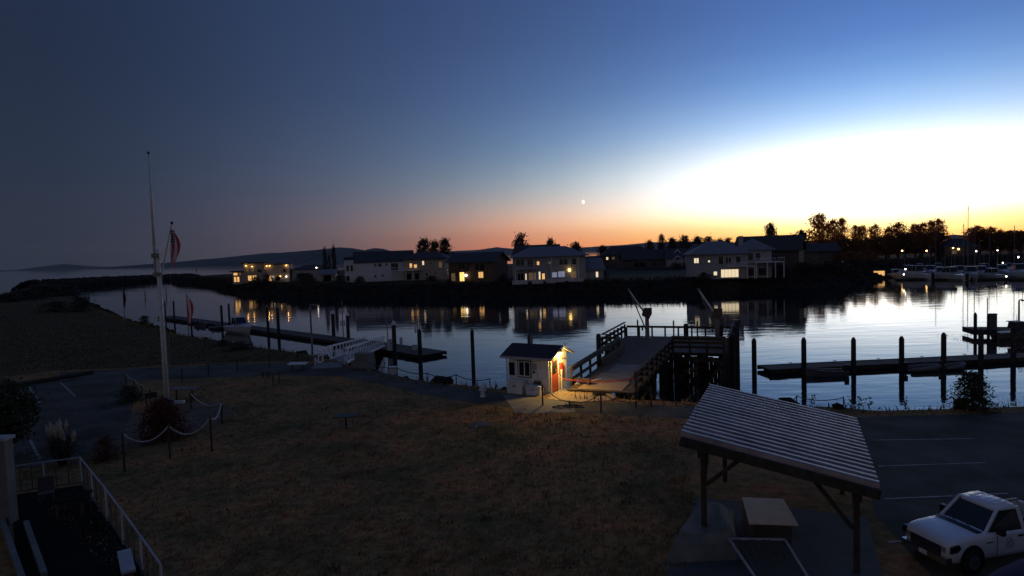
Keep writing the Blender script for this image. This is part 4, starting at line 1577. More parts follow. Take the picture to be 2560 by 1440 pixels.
cabinet('jetty_cabinet', 'tall purplish cabinet standing on the small jetty', q, .6, .55, 1.6, 'hull_d', -.28, 'cabinet')
q = hp(2470, 73, -2.0)
q = hp(2545, 69.0, WL)
cruiser('small dark cabin boat moored at the jetty on the right edge', (q.x, q.y, WL), R(4), 5.2, None, 'cabin_boat', 'hull_d', mast=.8)
q = Vector((J.x + 5.2, J.y + .3, WL))
lamp_post('jetty_lantern_post', 'lantern post with conical shade on the small jetty', (q.x, q.y, WL + .78), zat(2545, 752, q.y), .08, True, None)

# marina boats
mb_ = [(2238, 694, 7, 0), (2268, 688, 9, 0), (2290, 698, 11, 0), (2325, 690, 9, 0), (2352, 696, 9, 0), (2375, 700, 10, 0), (2398, 692, 9, 0), (2425, 699, 10, 0), (2452, 693, 9, 0), (2478, 697, 8, 0), (2505, 690, 9, 0), (2548, 696, 11, 0), (2300, 680, 8, 0), (2345, 678, 8, 0), (2460, 681, 8, 0), (2520, 680, 8, 0)]
for i, (px, py, Ln, _) in enumerate(mb_):
    q = gp(px, py, WL)
    cruiser(ORD[i] + ' white motor cruiser counted from the left in the ' + ('front' if i < 12 else 'back') + ' of the marina', q, R(rr.choice([250, 258, 268, 240, 100])), Ln, 'motor cruisers in the marina', 'motor_cruiser', rr.choice(['hullw', 'hullw', 'hullw', 'wall_white']), True, rr.choice([0, 1.5, 2.2]))
sb = [(2416, 694, 20.5), (2404, 690, 15.5), (2431, 690, 15), (2336, 688, 15), (2320, 684, 9.5), (2360, 684, 9), (2375, 683, 8.5), (2445, 684, 10), (2470, 684, 11.5), (2488, 686, 8.5), (2532, 684, 14.5), (2258, 684, 8.5), (2384, 683, 10), (2552, 686, 9)]
for i, (px, py, hm) in enumerate(sb):
    q = gp(px, py, WL)
    lbl = 'sailing yacht with by far the tallest mast in the marina' if i == 0 else 'sailing yacht with ' + ['', 'mast just left of the tallest one', 'mast just right of the tallest one', 'mast below the gap left of the mountains', 'short mast left of the mountain gap', 'mast in front of the mountain gap, leftmost there', 'low mast in the middle of the mountain gap', 'mast first right of the tall mast group', 'mast second right of the tall mast group', 'low mast third right of the tall mast group', 'tall mast near the right edge', 'low mast at the left end of the marina', 'mast at the right of the mountain gap', 'mast at the very right edge'][i]
    sailboat(lbl, q, R(rr.choice([255, 262, 270])), 8 + hm * .18, hm, 'sailing yachts in the marina')
# marina lamps
ml = [(2255, 627, 235, 'o'), (2316, 627, 240, 'o'), (2440, 628, 240, 'w'), (2493, 626, 240, 'w'), (2545, 643, 215, 'w'), (2506, 657, 190, 'w'), (2263, 673, 172, 'w'), (2259, 686, 168, 'w'), (2515, 691, 160, 'w')]
for i, (px, py, d, kc) in enumerate(ml):
    z = zat(px, py, d)
    lbl = ['leftmost orange street lamp above the marina', 'second orange street lamp above the marina', 'white lamp above the boats right of the tallest mast', 'bright white lamp above the boats further right', 'white lamp near the right edge of the marina', 'small white lamp among the boats at right', 'upper white dock lamp at the left end of the boats', 'lower white dock lamp at the left end of the boats', 'white dock lamp by the right front boat'][i]
    zb = FZ if d > 230 else WL + .3
    t = thing('marina_lamp', lbl, 'lamp post', hp(px, d, zb), 0, 'lamps around the marina')
    hgt = z - zb
    s = MB()
    s.tube([(0, 0, -1), (0, 0, hgt)], .06, 6)
    s.build('pole', M['steel'], t)
    s = MB()
    s.ball((0, -.1, hgt), .27 if i < 5 else .2, 10, 6)
    s.build('lamp_head', M['bulb_o' if kc == 'o' else 'bulb_w'], t)
q = hp(2198, 190, WL)
t = thing('lit_float_hut', 'small float hut with glowing orange windows left of the marina boats', 'hut', q, 0)
s = MB()
s.box(-1.6, 1.6, -1.2, 1.2, -.2, .5)
s.build('float', M['timber'], t)
for xx in (-.75, 0, .75):
    s = MB()
    s.box(xx - .36, xx + .36, -.9, .9, .5, 2.3)
    s.build('window', M['lit'], t)
s = MB()
s.box(-1.4, 1.4, -1.2, 1.2, 2.3, 2.55)
s.build('roof', M['dark_roof'], t)
for i in range(4):
    p0 = hp(2240 + i * 95, 178 - i * 5, WL)
    struct_ = floating_dock('marina_dock', ORD[i] + ' stretch of marina dock from the left under the boats', p0, p0 + Vector((9.5, -.8, 0)), 2.0)

# log boom at harbour mouth
p0, p1 = gp(258, 709, WL), gp(516, 693, WL)
t = thing('log_boom', 'long pale floating boom across the harbour mouth before the breakwater', 'boom', p0, math.atan2((p1 - p0).y, (p1 - p0).x))
bl_ = (p1 - p0).length
for k in range(6):
    s = MB()
    s.box(bl_ * k / 6 + .15, bl_ * (k + 1) / 6 - .15, -1.2, 1.2, -.3, 1.3)
    s.build('boom_section', M['white'], t)
t = thing('harbour_beacon', 'tiny red harbour beacon on the end of the breakwater', 'beacon', P1 + Vector((0, 0, 3.0)))
s = MB()
s.tube([(0, 0, -1), (0, 0, 3.2)], .25, 8)
s.build('post', M['steel'], t)
s = MB()
s.box(-.6, .6, -.1, .1, 2.4, 3.8)
s.build('daymark', M['redbox'], t)
for i, (px, yt, yb) in enumerate([(223, 724, 748), (363, 717, 742), (416, 718, 742)]):
    p = gp(px, yb, WL)
    h = zat(px, yt, p.y) - WL
    t = thing('channel_marker', ['leftmost channel marker post near the headland', 'middle white channel marker left of the flagpole', 'diamond-topped channel marker right of the flagpole'][i], 'marker', p, 0, 'channel markers in the harbour mouth')
    s = MB()
    s.tube([(0, 0, -1), (0, 0, h)], .14, 7)
    s.build('post', M['pile'], t)
    s = MB()
    c = h * .68
    k = .5
    s.prism([(-k, c), (0, c - k * 1.3), (k, c), (0, c + k * 1.3)], 'y', -.2, -.14)
    s.build('daymark', M['white' if i else 'hull_d'], t)

# ================================================================== KIOSK
KR = R(-31)
kp = gp(1274, 976)
K = thing('kiosk', 'small white harbour kiosk with dark roof, orange-red door and lit lamp', 'kiosk', kp, KR)
W, Dp, Hh = 2.7, 2.35, 2.15
s = MB()
s.prism([(0, 0), (Dp, 0), (Dp, Hh), (Dp / 2, Hh + .46), (0, Hh)], 'x', 0, W)
kw = s.build('wall', M['kioskwall'], K)
for k in range(13):
    s = MB()
    s.box(.02, W - .02, -.014, 0, .05 + k * .165, .05 + k * .165 + .15)
    s.build('siding_board', M['kioskwall'], kw)
s = MB()
o = .28
sl2 = .46 / (Dp / 2)
s.prism([(-o, Hh - o * sl2), (Dp / 2, Hh + .46), (Dp + o, Hh - o * sl2), (Dp + o, Hh - o * sl2 + .09), (Dp / 2, Hh + .56), (-o, Hh - o * sl2 + .09)], 'x', -.42, W + .36)
rf = s.build('roof', M['kroof'], K)
s = MB()
s.box(-.42, W + .36, -o - .04, -o - .005, Hh - o * sl2 - .05, Hh - o * sl2 + .085)
s.build('gutter', M['wall_grey'], rf)
for a, c in ((-o, Dp / 2), (Dp + o, Dp / 2)):
    s = MB()
    s.beam((W + .385, a, Hh - o * sl2 + .01), (W + .385, c, Hh + .47), .04, .15)
    s.build('bargeboard', M['white'], rf)
s = MB()
s.tube([(.75, Dp * .62, Hh + .4), (.75, Dp * .62, Hh + 1.05)], .075, 8)
s.build('vent_pipe', M['steel'], rf)
for x0, x1, z0, z1, mu, fm in [(.05, .45, .95, 1.72, 1, 'white'), (.75, 1.45, .98, 1.78, 2, 'white')]:
    f = MB()
    t_ = .055
    f.box(x0 - t_, x1 + t_, -.06, -.015, z0 - t_, z0)
    f.box(x0 - t_, x1 + t_, -.06, -.015, z1, z1 + t_)
    f.box(x0 - t_, x0, -.06, -.015, z0, z1)
    f.box(x1, x1 + t_, -.06, -.015, z0, z1)
    if mu == 2:
        xm = (x0 + x1) / 2
        f.box(xm - .03, xm + .03, -.058, -.015, z0, z1)
    fo_ = f.build('window', M[fm], K)
    g = MB()
    g.box(x0, x1, -.03, -.016, z0, z1)
    g.build('pane', M['glass'], fo_)
    if mu == 2:
        d_ = MB()
        e_ = .06
        d_.box(x0 - t_ - e_, x1 + t_ + e_, -.052, -.015, z0 - t_ - e_, z0 - t_)
        d_.box(x0 - t_ - e_, x1 + t_ + e_, -.052, -.015, z1 + t_, z1 + t_ + e_)
        d_.box(x0 - t_ - e_, x0 - t_, -.052, -.015, z0 - t_, z1 + t_)
        d_.box(x1 + t_, x1 + t_ + e_, -.052, -.015, z0 - t_, z1 + t_)
        d_.build('trim', M['black'], fo_)
# door on the right-hand end
s = MB()
s.box(W, W + .05, .22, 1.08, .08, 2.02)
dr = s.build('door', M['door'], K)
dr['label'] = 'orange-red door lit by the lamp'
s = MB()
s.box(W + .05, W + .062, .36, .94, 1.1, 1.86)
s.build('door_pane', M['glass'], dr)
s = MB()
s.tube([(W + .06, .98, 1.02), (W + .12, .98, 1.02)], .03, 6)
s.build('handle', M['chrome'], dr)
s = MB()
s.box(W, W + .07, .14, .215, 0, 2.1)
s.box(W, W + .07, 1.085, 1.16, 0, 2.1)
s.box(W, W + .07, .215, 1.085, 2.03, 2.1)
s.build('door_frame', M['white'], K)
s = MB()
s.box(W + .005, W + .16, 1.3, 1.6, 1.0, 1.6)
s.build('extinguisher_box', M['redbox'], K)
s = MB()
s.tube([(W + .02, .72, 2.4), (W + .25, .72, 2.5), (W + .44, .72, 2.47)], .025, 6)
s.build('lamp_arm', M['steel'], K)
s = MB()
s.ball((W + .44, .72, 2.34), (.15, .15, .10), 12, 8)
s.build('lamp_bulb', M['bulb'], K)
s = MB()
s.tube([(W + .44, .72, 2.40), (W + .44, .72, 2.47)], [.17, .06], 10)
s.build('lamp_shade', M['steel'], K)
lamp(K, (W + .42, .72, 2.12), 330, (1, .62, .16), .1)
s = MB()
s.tube([(W + .34, 1.4, 2.5), (W + .42, 1.4, 2.75), (W + .6, 1.4, 2.8)], .025, 6)
s.tube([(W + .1, 1.5, 1.9), (W + .35, 1.55, 1.95), (W + .55, 1.6, 1.88)], .03, 6)
s.tube([(W + .42, 1.4, 2.75), (W + .3, 1.4, 2.85)], .02, 6)
s.build('wall_bracket', M['chrome'], K)
for x0, x1, z0, z1, m in [(1.62, 1.92, 1.35, 1.75, 'wall_grey'), (1.65, 1.8, 1.15, 1.3, 'black'), (1.85, 2.05, 1.02, 1.28, 'wall_white')]:
    s = MB()
    s.box(x0, x1, -.03, -.015, z0, z1)
    s.build('notice', M[m], K)
s = MB()
s.box(1.78, 2.25, -.3, -.015, .62, .66)
s.beam((1.85, -.25, .63), (1.85, -.02, .4), .03, .04)
s.beam((2.18, -.25, .63), (2.18, -.02, .4), .03, .04)
s.build('shelf', M['timber'], K)
s = MB()
s.tube([(-.04, -.06, 2.0), (-.1, -.06, 1.9), (-.1, -.06, .05)], .035, 6)
s.build('downpipe', M['wall_grey'], K)
s = MB()
s.tube([(1.82, -.14, .70), (2.0, -.2, .72), (2.2, -.14, .72)], [.05, .07, .05], 6)
tag(s.build('basket', M['straw'], None, kp, KR), 'small dark basket lying on the kiosk wall shelf', 'basket')


def on_k(x, y, z=0):
    c, s_ = math.cos(KR), math.sin(KR)
    return Vector((kp.x + x * c - y * s_, kp.y + x * s_ + y * c, z))


cabinet('storage_bin', 'white lidded storage bin against the kiosk front wall', on_k(.75, -.42), 1.0, .55, .72, 'kioskwall', KR, 'bin')
cabinet('low_bin', 'lower pale bin right of the storage bin at the kiosk', on_k(1.95, -.38), .95, .5, .48, 'wall_white', KR, 'bin')
s = MB()
s.box(-.9, .9, -.55, .55, 0, .06)
for x in (-.7, .7):
    s.box(x - .08, x + .08, -.5, .5, -.3, 0)
t = thing('bench', 'small dark bench standing behind the kiosk door beside the water', 'bench', on_k(3.6, 2.5, .05), KR)
s = MB()
s.box(-.6, .6, -.2, .2, .42, .47)
s.build('seat', M['plank'], t)
for x in (-.5, .5):
    s = MB()
    s.box(x - .05, x + .05, -.18, .18, 0, .42)
    s.build('leg', M['timber'], t)

# ================================================================== PIER
PR = R(-22)
PO = Vector((4.83, 36.4, 0))
DZ = .15
P = thing('pier', 'timber pier with railed ramp leading to a square platform on piles', 'pier', PO, PR)


def on_p(x, y, z=0):
    c, s_ = math.cos(PR), math.sin(PR)
    return Vector((PO.x + x * c - y * s_, PO.y + x * s_ + y * c, z))


n = 0
y = 0
while y < 14.8:
    wv = .29
    s = MB()
    s.box(-1.95 + rr.uniform(-.03, .03), 1.95 + rr.uniform(-.03, .03), y, y + wv - .02, DZ - .07, DZ + rr.uniform(-.006, .006))
    s.build('plank', M['plank'], P)
    y += wv
y = 14.85
while y < 23.8:
    s = MB()
    s.box(-3.4 + rr.uniform(-.03, .03), 6.1 + rr.uniform(-.03, .03), y, y + .29 - .02, DZ - .07, DZ + rr.uniform(-.006, .006))
    s.build('plank', M['plank'], P)
    y += .29
for x in (-1.7, 0, 1.7):
    s = MB()
    s.box(x - .12, x + .12, 0, 14.8, DZ - .42, DZ - .075)
    s.build('joist', M['timber'], P)
for x in (-3.2, -1.4, .6, 2.6, 4.4, 5.9):
    s = MB()
    s.box(x - .12, x + .12, 14.86, 23.75, DZ - .42, DZ - .075)
    s.build('joist', M['timber'], P)
for yy in (4, 8, 12):
    for x in (-1.7, 1.7):
        s = MB()
        s.tube([(x, yy, -4.5), (x, yy, DZ - .43)], .17, 8)
        s.build('support_pile', M['pile'], P)
    s = MB()
    s.box(-1.95, 1.95, yy - .14, yy + .14, DZ - .72, DZ - .425)
    s.build('cap_beam', M['timber'], P)
    s = MB()
    s.beam((-1.7, yy - .2, -3.4), (1.7, yy - .2, DZ - .8), .08, .22)
    s.build('cross_brace', M['timber'], P)
for yy in (15.2, 18, 20.8, 23.4):
    for x in (-3.1, -.8, 1.5, 3.8, 5.8):
        s = MB()
        s.tube([(x, yy, -4.5), (x, yy, DZ - .43)], .18, 8)
        s.build('support_pile', M['pile'], P)
    s = MB()
    s.box(-3.4, 6.1, yy - .15, yy + .15, DZ - .74, DZ - .425)
    s.build('cap_beam', M['timber'], P)
    s = MB()
    s.beam((-3.1, yy - .22, -3.2), (-.8, yy - .22, DZ - .8), .08, .22)
    s.build('cross_brace', M['timber'], P)
    s = MB()
    s.beam((1.5, yy - .22, DZ - .8), (3.8, yy - .22, -3.2), .08, .22)
    s.build('cross_brace', M['timber'], P)
    s = MB()
    s.beam((3.8, yy - .24, -3.2), (5.8, yy - .24, DZ - .8), .08, .22)
    s.build('cross_brace', M['timber'], P)


for k in range(30):  # added boards that stand in for the dark void under the platform
    x = -3.2 + k * .31
    if rr.random() < .16:
        continue
    s = MB()
    s.box(x, x + .29, 17.75 + rr.uniform(-.02, .02), 17.81, -3.6 + rr.uniform(0, .8), DZ - .76 - (rr.uniform(0, .9) if rr.random() < .3 else 0))
    s.build('shade_board', M['pile'], P)
for k in range(28):  # more added boards for the void, along the right side
    y = 15.3 + k * .31
    if rr.random() < .2:
        continue
    s = MB()
    s.box(5.5, 5.56, y, y + .29, -3.4 + rr.uniform(0, .8), DZ - .76)
    s.build('shade_board', M['pile'], P)


def rail(a, c, nposts, boards, h=1.15, top=True, m='timber', pw=.14, side=1):
    a, c = Vector(a), Vector(c)
    for k in range(nposts):
        q_ = a.lerp(c, k / (nposts - 1))
        s = MB()
        s.box(q_.x - pw / 2, q_.x + pw / 2, q_.y - pw / 2, q_.y + pw / 2, -.15, h)
        s.build('rail_post', M[m], P)
    d = (c - a).normalized()
    nrm = Vector((-d.y, d.x, 0)) * (pw / 2 + .03) * side
    for z in boards:
        s = MB()
        s.beam(a + nrm + Vector((0, 0, z)), c + nrm + Vector((0, 0, z)), .05, .2)
        s.build('rail_board', M[m], P)
    if top:
        s = MB()
        s.beam(a - d * .1 + Vector((0, 0, h + .03)), c + d * .1 + Vector((0, 0, h + .03)), .2, .06)
        s.build('handrail', M[m], P)


z0 = DZ
rail((2.05, .4, z0 - .1), (2.05, 14.8, z0 - .1), 9, (.45, .8, 1.1), 1.2, True, side=1)
rail((-2.05, 1.2, z0 - .1), (-2.05, 14.6, z0 - .1), 7, (.5, 1.05), 1.15, True, side=-1)
rail((-3.5, 14.9, z0), (-3.5, 23.6, z0), 7, (.45, .85), 1.25, True, side=1)
rail((-3.5, 14.9, z0), (-2.1, 14.85, z0), 2, (.5, 1.0), 1.25, True, side=1)
rail((2.1, 14.9, z0), (5.9, 14.9, z0), 4, (.4, .75, 1.05), 1.2, True, side=1)
rail((6.2, 14.9, z0), (6.2, 23.6, z0), 7, (.45, .85), 1.25, True, side=1)
rail((-3.4, 23.9, z0), (6.1, 23.9, z0), 9, (.85,), .95, False, side=1)
for x, hh in ((-2.4, 1.5), (.9, 1.45), (2.0, 1.15), (3.0, 1.4), (5.0, 1.15)):
    s = MB()
    r = .22 if hh < 1.2 else .07
    s.tube([(x, 24.15, -3.5), (x, 24.15, DZ + hh - .1), (x, 24.15, DZ + hh)], [r, r, r * .6], 9)
    s.build('fender_pile', M['pile'], P)
for x, yy, hh in ((6.45, 23.0, 1.6), (6.45, 20.4, 1.5), (6.45, 16.2, 1.4), (-3.75, 14.7, 1.35)):
    s = MB()
    s.tube([(x, yy, -4.2), (x, yy, DZ + hh - .15), (x, yy, DZ + hh)], [.2, .2, .12], 9)
    s.build('fender_pile', M['pile'], P)
s = MB()
for i in range(16):
    a, c = 2 * PI * i / 16, 2 * PI * (i + 1) / 16
    s.tube([(6.3 - .25, 16.8 + .33 * math.cos(a), 0.3 + .33 * math.sin(a)), (6.3 - .25, 16.8 + .33 * math.cos(c), .3 + .33 * math.sin(c))], .06, 6)
o = s.build('life_ring', M['ply'], None, PO, PR)
tag(o, 'pale life ring hanging on the right railing of the pier', 'life ring')
s = MB()
s.box(-1.2, -.2, 16.2, 16.25, DZ, DZ + .03)
# timber wall along the ramp
s = MB()
s.box(-1.75, -1.6, 7.5, 14.6, DZ, DZ + .55)
s.build('kerb_beam', M['plank'], P)
# plywood and walkway sheets near the shore
ws = [(-1.35, .2, 2.6, 2.5, 0, 'ply', 'worn plywood sheet on the ramp just past the red barrier tape'), (-1.1, 2.8, 2.2, 2.6, 2, 'concrete', 'grey walkway panel in the middle of the ramp'), (-.9, 5.6, 2.0, 3.0, 1, 'concrete', 'grey walkway panel further up the ramp')]
for x, yy, w_, l_, a, m, lb in ws:
    s = MB()
    s.box(0, w_, 0, l_, 0, .025)
    tag(s.build('walkway_panel', M[m], None, on_p(x, yy, DZ + .012), PR + R(a)), lb, 'panel', 'panels laid on the pier ramp')
sheetpts = [(-2.6, -.2), (-1.2, .25), (.6, .1), (1.2, -.9), (.9, -1.7), (-.4, -2.3), (-2.4, -2.2)]
s = MB()
pl = [tuple(on_p(a, c).to_2d()) for a, c in sheetpts]
s.prism(pl, 'z', .012, .035)
tag(s.build('plywood_apron', M['ply']), 'pale yellow-lit angular board apron at the foot of the pier', 'board')
s = MB()
pl = [tuple(on_k(a, c).to_2d()) for a, c in [(2.75, -.6), (4.3, -.2), (4.6, 1.6), (2.75, 1.7)]]
s.prism(pl, 'z', .008, .02)
tag(s.build('concrete_step', M['concrete']), 'lit concrete pad in front of the kiosk door', 'pad')
s = MB()
s.prism([tuple(gp(*p).to_2d()) for p in [(1255, 985), (1420, 1003), (1440, 1030), (1290, 1035)]], 'z', .005, .012)
struct(s.build('kiosk_apron', M['concrete']))
# red barrier tape
t = thing('barrier_tape', 'red barrier tape stretched from a white stake across the pier ramp', 'tape', on_p(-2.35, .3, .0), PR)
s = MB()
s.box(-.04, .04, -.04, .04, 0, 1.25)
s.build('stake', M['white'], t)
s = MB()
pts_ = sag((-1.6, .9, .75), (0, 0, .72), .04, 6) + sag((0, 0, .72), (4.35, .6, .85), .22, 12)[1:]
for a, c in zip(pts_, pts_[1:]):
    s.beam(a, c, .012, .07)
s.build('tape', M['signred'], t)
s = MB()
s.beam((0.5, 1.4, .2), (1.7, 3.0, .24), .1, .06)
tag(s.build('loose_batten', M['white'], None, on_p(-2.35, .0, .0), PR), 'loose white batten lying on the ramp behind the red tape', 'batten')

# davit cranes


def davit(label, x, y, tipx, tipy, tipz):
    t = thing('davit_crane', label, 'crane', on_p(x, y, DZ), PR, 'davit cranes on the pier')
    s = MB()
    s.tube([(0, 0, 0), (0, 0, 2.25)], [.2, .17], 10)
    s.build('mast', M['steel'], t)
    s = MB()
    s.box(-.35, .35, -.35, .35, 0, .05)
    s.build('base_plate', M['steel'], t)
    s = MB()
    s.prism([(-.45, 2.1), (.18, 1.75), (.42, 2.2), (.42, 2.75), (-.25, 2.75)], 'y', -.22, .22)
    s.build('winch_housing', M['wall_dark'], t)
    tip = Vector((tipx, tipy, tipz))
    s = MB()
    s.tube([(0, 0, 2.0), tip], [.09, .07], 8)
    s.build('boom', M['wall_white'], t)
    s = MB()
    s.tube([(.05, 0, .35), tip + Vector((.05, 0, -.1))], [.055, .05], 8)
    s.build('strut', M['steel'], t)
    s = MB()
    s.ball(tip, .13, 8, 6)
    s.build('sheave', M['steel'], t)
    s = MB()
    s.tube([Vector((-.3, 0, 2.2)), Vector((-.42, 0, .9))], .015, 5)
    s.build('cable', M['black'], t)
    s = MB()
    s.box(-.5, -.36, -.06, .06, .7, .95)
    s.build('hook_block', M['black'], t)
    return t


davit('left davit crane with slanted boom on the pier platform', -1.2, 22.4, -1.55, -.2, 4.4)
davit('right davit crane with slanted boom on the pier platform', 4.9, 22.0, -1.5, -.2, 4.4)


# ================================================================== ROPE FENCES
def rope_fence(name, label, pts, hs, m_post='steel', m_rope='rope_d', r=.035, pr=.035, sagv=.16, skip=()):
    base = pts[0]
    t = thing(name, label, 'fence', base)
    tops = []
    for p, h in zip(pts, hs):
        q_ = p - base
        s = MB()
        s.tube([(q_.x, q_.y, -.1), (q_.x, q_.y, h - .03), (q_.x, q_.y, h)], [pr, pr, pr * .6], 7)
        s.build('post', M[m_post], t)
        tops.append(Vector((q_.x, q_.y, h - .06)))
    for i, (a, c) in enumerate(zip(tops, tops[1:])):
        if i in skip:
            continue
        s = MB()
        s.tube(sag(a, c, sagv * rr.uniform(.7, 1.3)), r, 6)
        s.build('rope', M[m_rope], t)
    return t


rope_fence('rope_fence', 'thin-posted rope fence along the shore left of the gangway', [gp(*p) for p in [(456, 953), (522, 941), (594, 928), (674, 918), (744, 906)]], [.95] * 5, 'timber', 'rope_d', .012, .045, .12)
rope_fence('waterside_rope_fence', 'rope fence hanging in swags along the path between gangway and kiosk', [gp(*p) for p in [(920, 940), (994, 958), (1069, 975), (1141, 962), (1226, 1000)]], [1.0, 1.05, 1.1, .7, 1.25], 'steel', 'rope_d', .028, .035, .16)
rope_fence('chain_barrier', 'dark chain barrier with stakes across the foot of the pier', [gp(*p) for p in [(1357, 1014), (1424, 1018), (1503, 1032), (1590, 1020), (1628, 1016)]], [1.15, .35, 1.05, .35, 1.1], 'timber', 'rope_d', .022, .045, .18)
t = thing('chain_heap', 'slack heap of dark chain on the ground before the pier', 'chain', gp(1420, 1018))
for k in range(3):
    s = MB()
    pts_ = [(rr.uniform(-.5, .5) + j * .12 - .4, rr.uniform(-.3, .3), .03 + .04 * k) for j in range(9)]
    s.tube(pts_, .025, 5)
    s.build('chain_loop', M['rope_d'], t)
rope_fence('right_bank_rope', 'low swagging rope on two posts at the water edge right of the shelter', [gp(*p) for p in [(1955, 1022), (1992, 1018), (2109, 1022), (2121, 1030)]], [.35, .62, .62, .05], 'steel', 'rope_d', .022, .03, .14)
rope_fence('pier_side_rope', 'dark rope on stakes along the bank beside the shelter', [gp(*p) for p in [(1628, 1017), (1690, 1014), (1746, 1019)]], [1.0, .2, .95], 'timber', 'rope_d', .018, .04, .1)
rope_fence('flagpole_rope_fence', 'white rope looping on stakes around the round shrub and flagpole', [gp(*p) for p in [(312, 1180), (426, 1146), (530, 1128), (556, 1060), (478, 1022)]], [1.6, 1.45, 1.55, 1.15, .95], 'timber', 'rope', .030, .045, .42)
rope_fence('left_rope_fence', 'white rope on short stakes stepping down left of the black sign', [gp(*p) for p in [(316, 968), (337, 978), (356, 992), (376, 1006)]], [1.0, .85, .85, .8], 'timber', 'rope', .026, .04, .1)

# ================================================================== FLAGPOLE AND FLAGS
fp = gp(418, 1016)
d0 = fp.y
FP = thing('flagpole', 'tall white gaff-rigged flagpole standing on the dry lawn', 'flagpole', fp)
zj = zat(393, 640, d0)
zt = zat(386, 382, d0)
s = MB()
s.tube([(0, 0, -.2), (0, 0, zj * .5), (0, 0, zj + .4)], [.145, .125, .10], 12)
s.build('lower_mast', M['flagpole'], FP, smooth=True)
s = MB()
s.tube([(-.17, .0, zj - 1.2), (-.17, 0, (zj + zt) / 2), (-.17, 0, zt - .15)], [.085, .075, .045], 10)
s.build('topmast', M['flagpole'], FP, smooth=True)
s = MB()
s.box(-.3, .16, -.15, .15, zj - .1, zj + .15)
s.box(-.28, .14, -.14, .14, zj - 1.15, zj - .95)
s.build('doubling_band', M['steel'], FP)
s = MB()
s.ball((-.17, 0, zt), (.07, .07, .09), 10, 6)
s.build('truck_cap', M['black'], FP)
zg0 = zat(398, 692, d0)
zg1 = zat(430, 560, d0)
gx = hp(431, d0, zg1).x - fp.x
s = MB()
s.tube([(.12, 0, zg0), (gx, -.1, zg1)], [.05, .035], 8)
s.build('gaff', M['flagpole'], FP)
s = MB()
s.ball((gx + .02, -.1, zg1 + .06), .085, 8, 6)
s.build('gaff_ball', M['black'], FP)
s = MB()
s.tube([(.2, 0, 1.2), (.18, 0, zg0 + .2)], .012, 4)
s.tube([(gx, -.1, zg1), (.16, 0, 1.3)], .008, 4)
s.build('halyard', M['rope'], FP)
s = MB()
s.beam((-.8, .25, .18), (.85, .3, .18), .16, .16)
s.build('base_beam', M['white'], FP)
s = MB()
s.box(-.28, .28, -.28, .28, 0, .42)
s.build('base_plinth', M['concrete'], FP)
# limp ensign on the gaff: hoist 1.25 m, fly hanging down


def limp_flag(name, label, loc, hang, wid, colf, mats, rz=0, starf=None):
    mb2 = MB()
    nu, nv = 26, 27
    for i in range(nu):
        for j in range(nv):
            def P_(a, c):
                u, v = a / nu, c / nv
                k = wid * (.35 + .65 * math.sin(PI * min(1, u * 1.15 + .1)) ** .8)
                x = (v - .5) * k + .06 * math.sin(u * 5) + .10 * wid * math.sin(v * 13 + u * 3)
                y_ = .08 * math.sin(v * 13 + u * 4) * (1 - .3 * u)
                z = -u * hang - .25 * hang * (v - .2) ** 2 * (1 if v > .2 else .4)
                return (x, y_, z)
            mb2.c = colf((i + .5) / nu, (j + .5) / nv, i, j)
            mb2.add([P_(i, j), P_(i + 1, j), P_(i + 1, j + 1), P_(i, j + 1)], [(0, 1, 2, 3)])
    o = mb2.build(name, mats, None, loc, rz)
    return tag(o, label, 'flag')


def us(u, v, i, j):
    if u < .42 and v < .62:
        return 1 if (i % 2 == 0 and (j + i // 2 % 2) % 2 == 0) else 2
    return 0 if int(v * 7) % 2 == 0 else 1


limp_flag('ensign', 'limp stars-and-stripes ensign hanging from the gaff of the tall flagpole', fp + Vector((gx + .06, -.14, zg1 - .3)), 1.9, .5, us, [M['red'], M['flagwhite'], M['navy']])


def shore_flag(px, yb, yt, label, flabel, colf, mats, hang, wid):
    p = gp(px, yb)
    h = zat(px, yt, p.y)
    t = thing('small_flagpole', label, 'flagpole', p, 0, 'small flagpoles on the left shore')
    s = MB()
    s.tube([(0, 0, -.2), (0, 0, h)], [.06, .035], 8)
    s.build('pole', M['steel'], t)
    s = MB()
    s.ball((0, 0, h + .05), .08, 8, 6)
    s.build('finial', M['steel'], t)
    limp_flag('limp_flag', flabel, p + Vector((wid * .42, -.05, h - .1)), hang, wid, colf, mats)


shore_flag(312, 806, 720, 'small flagpole with a dark limp flag on the left shore', 'dark blue flag hanging limp on the left shore pole', lambda u, v, i, j: 0 if v < .8 else 1, [M['navy'], M['flagwhite']], 2.6, .55)
shore_flag(472, 842, 738, 'small flagpole with a red and white limp flag near the dock', 'red and white flag hanging limp in front of the left dock', lambda u, v, i, j: 0 if (v < .35 or v > .8) else 1, [M['red'], M['flagwhite']], 2.9, .65)

# ================================================================== LAWN FURNITURE


def table(name, label, pos, tw, td, th, legs, rz=0, m='wall_grey', thick=.06, cat='table', group=None, round_=False):
    t = thing(name, label, cat, pos, rz, group)
    s = MB()
    if round_:
        s.tube([(0, 0, th - thick), (0, 0, th)], tw / 2, 16)
    else:
        s.box(-tw / 2, tw / 2, -td / 2, td / 2, th - thick, th)
    s.build('table_top', M[m], t)
    for x, y_ in legs:
        s = MB()
        s.tube([(x, y_, -.05), (x, y_, th - thick)], .05, 6)
        s.build('leg', M['bark'], t)
    return t


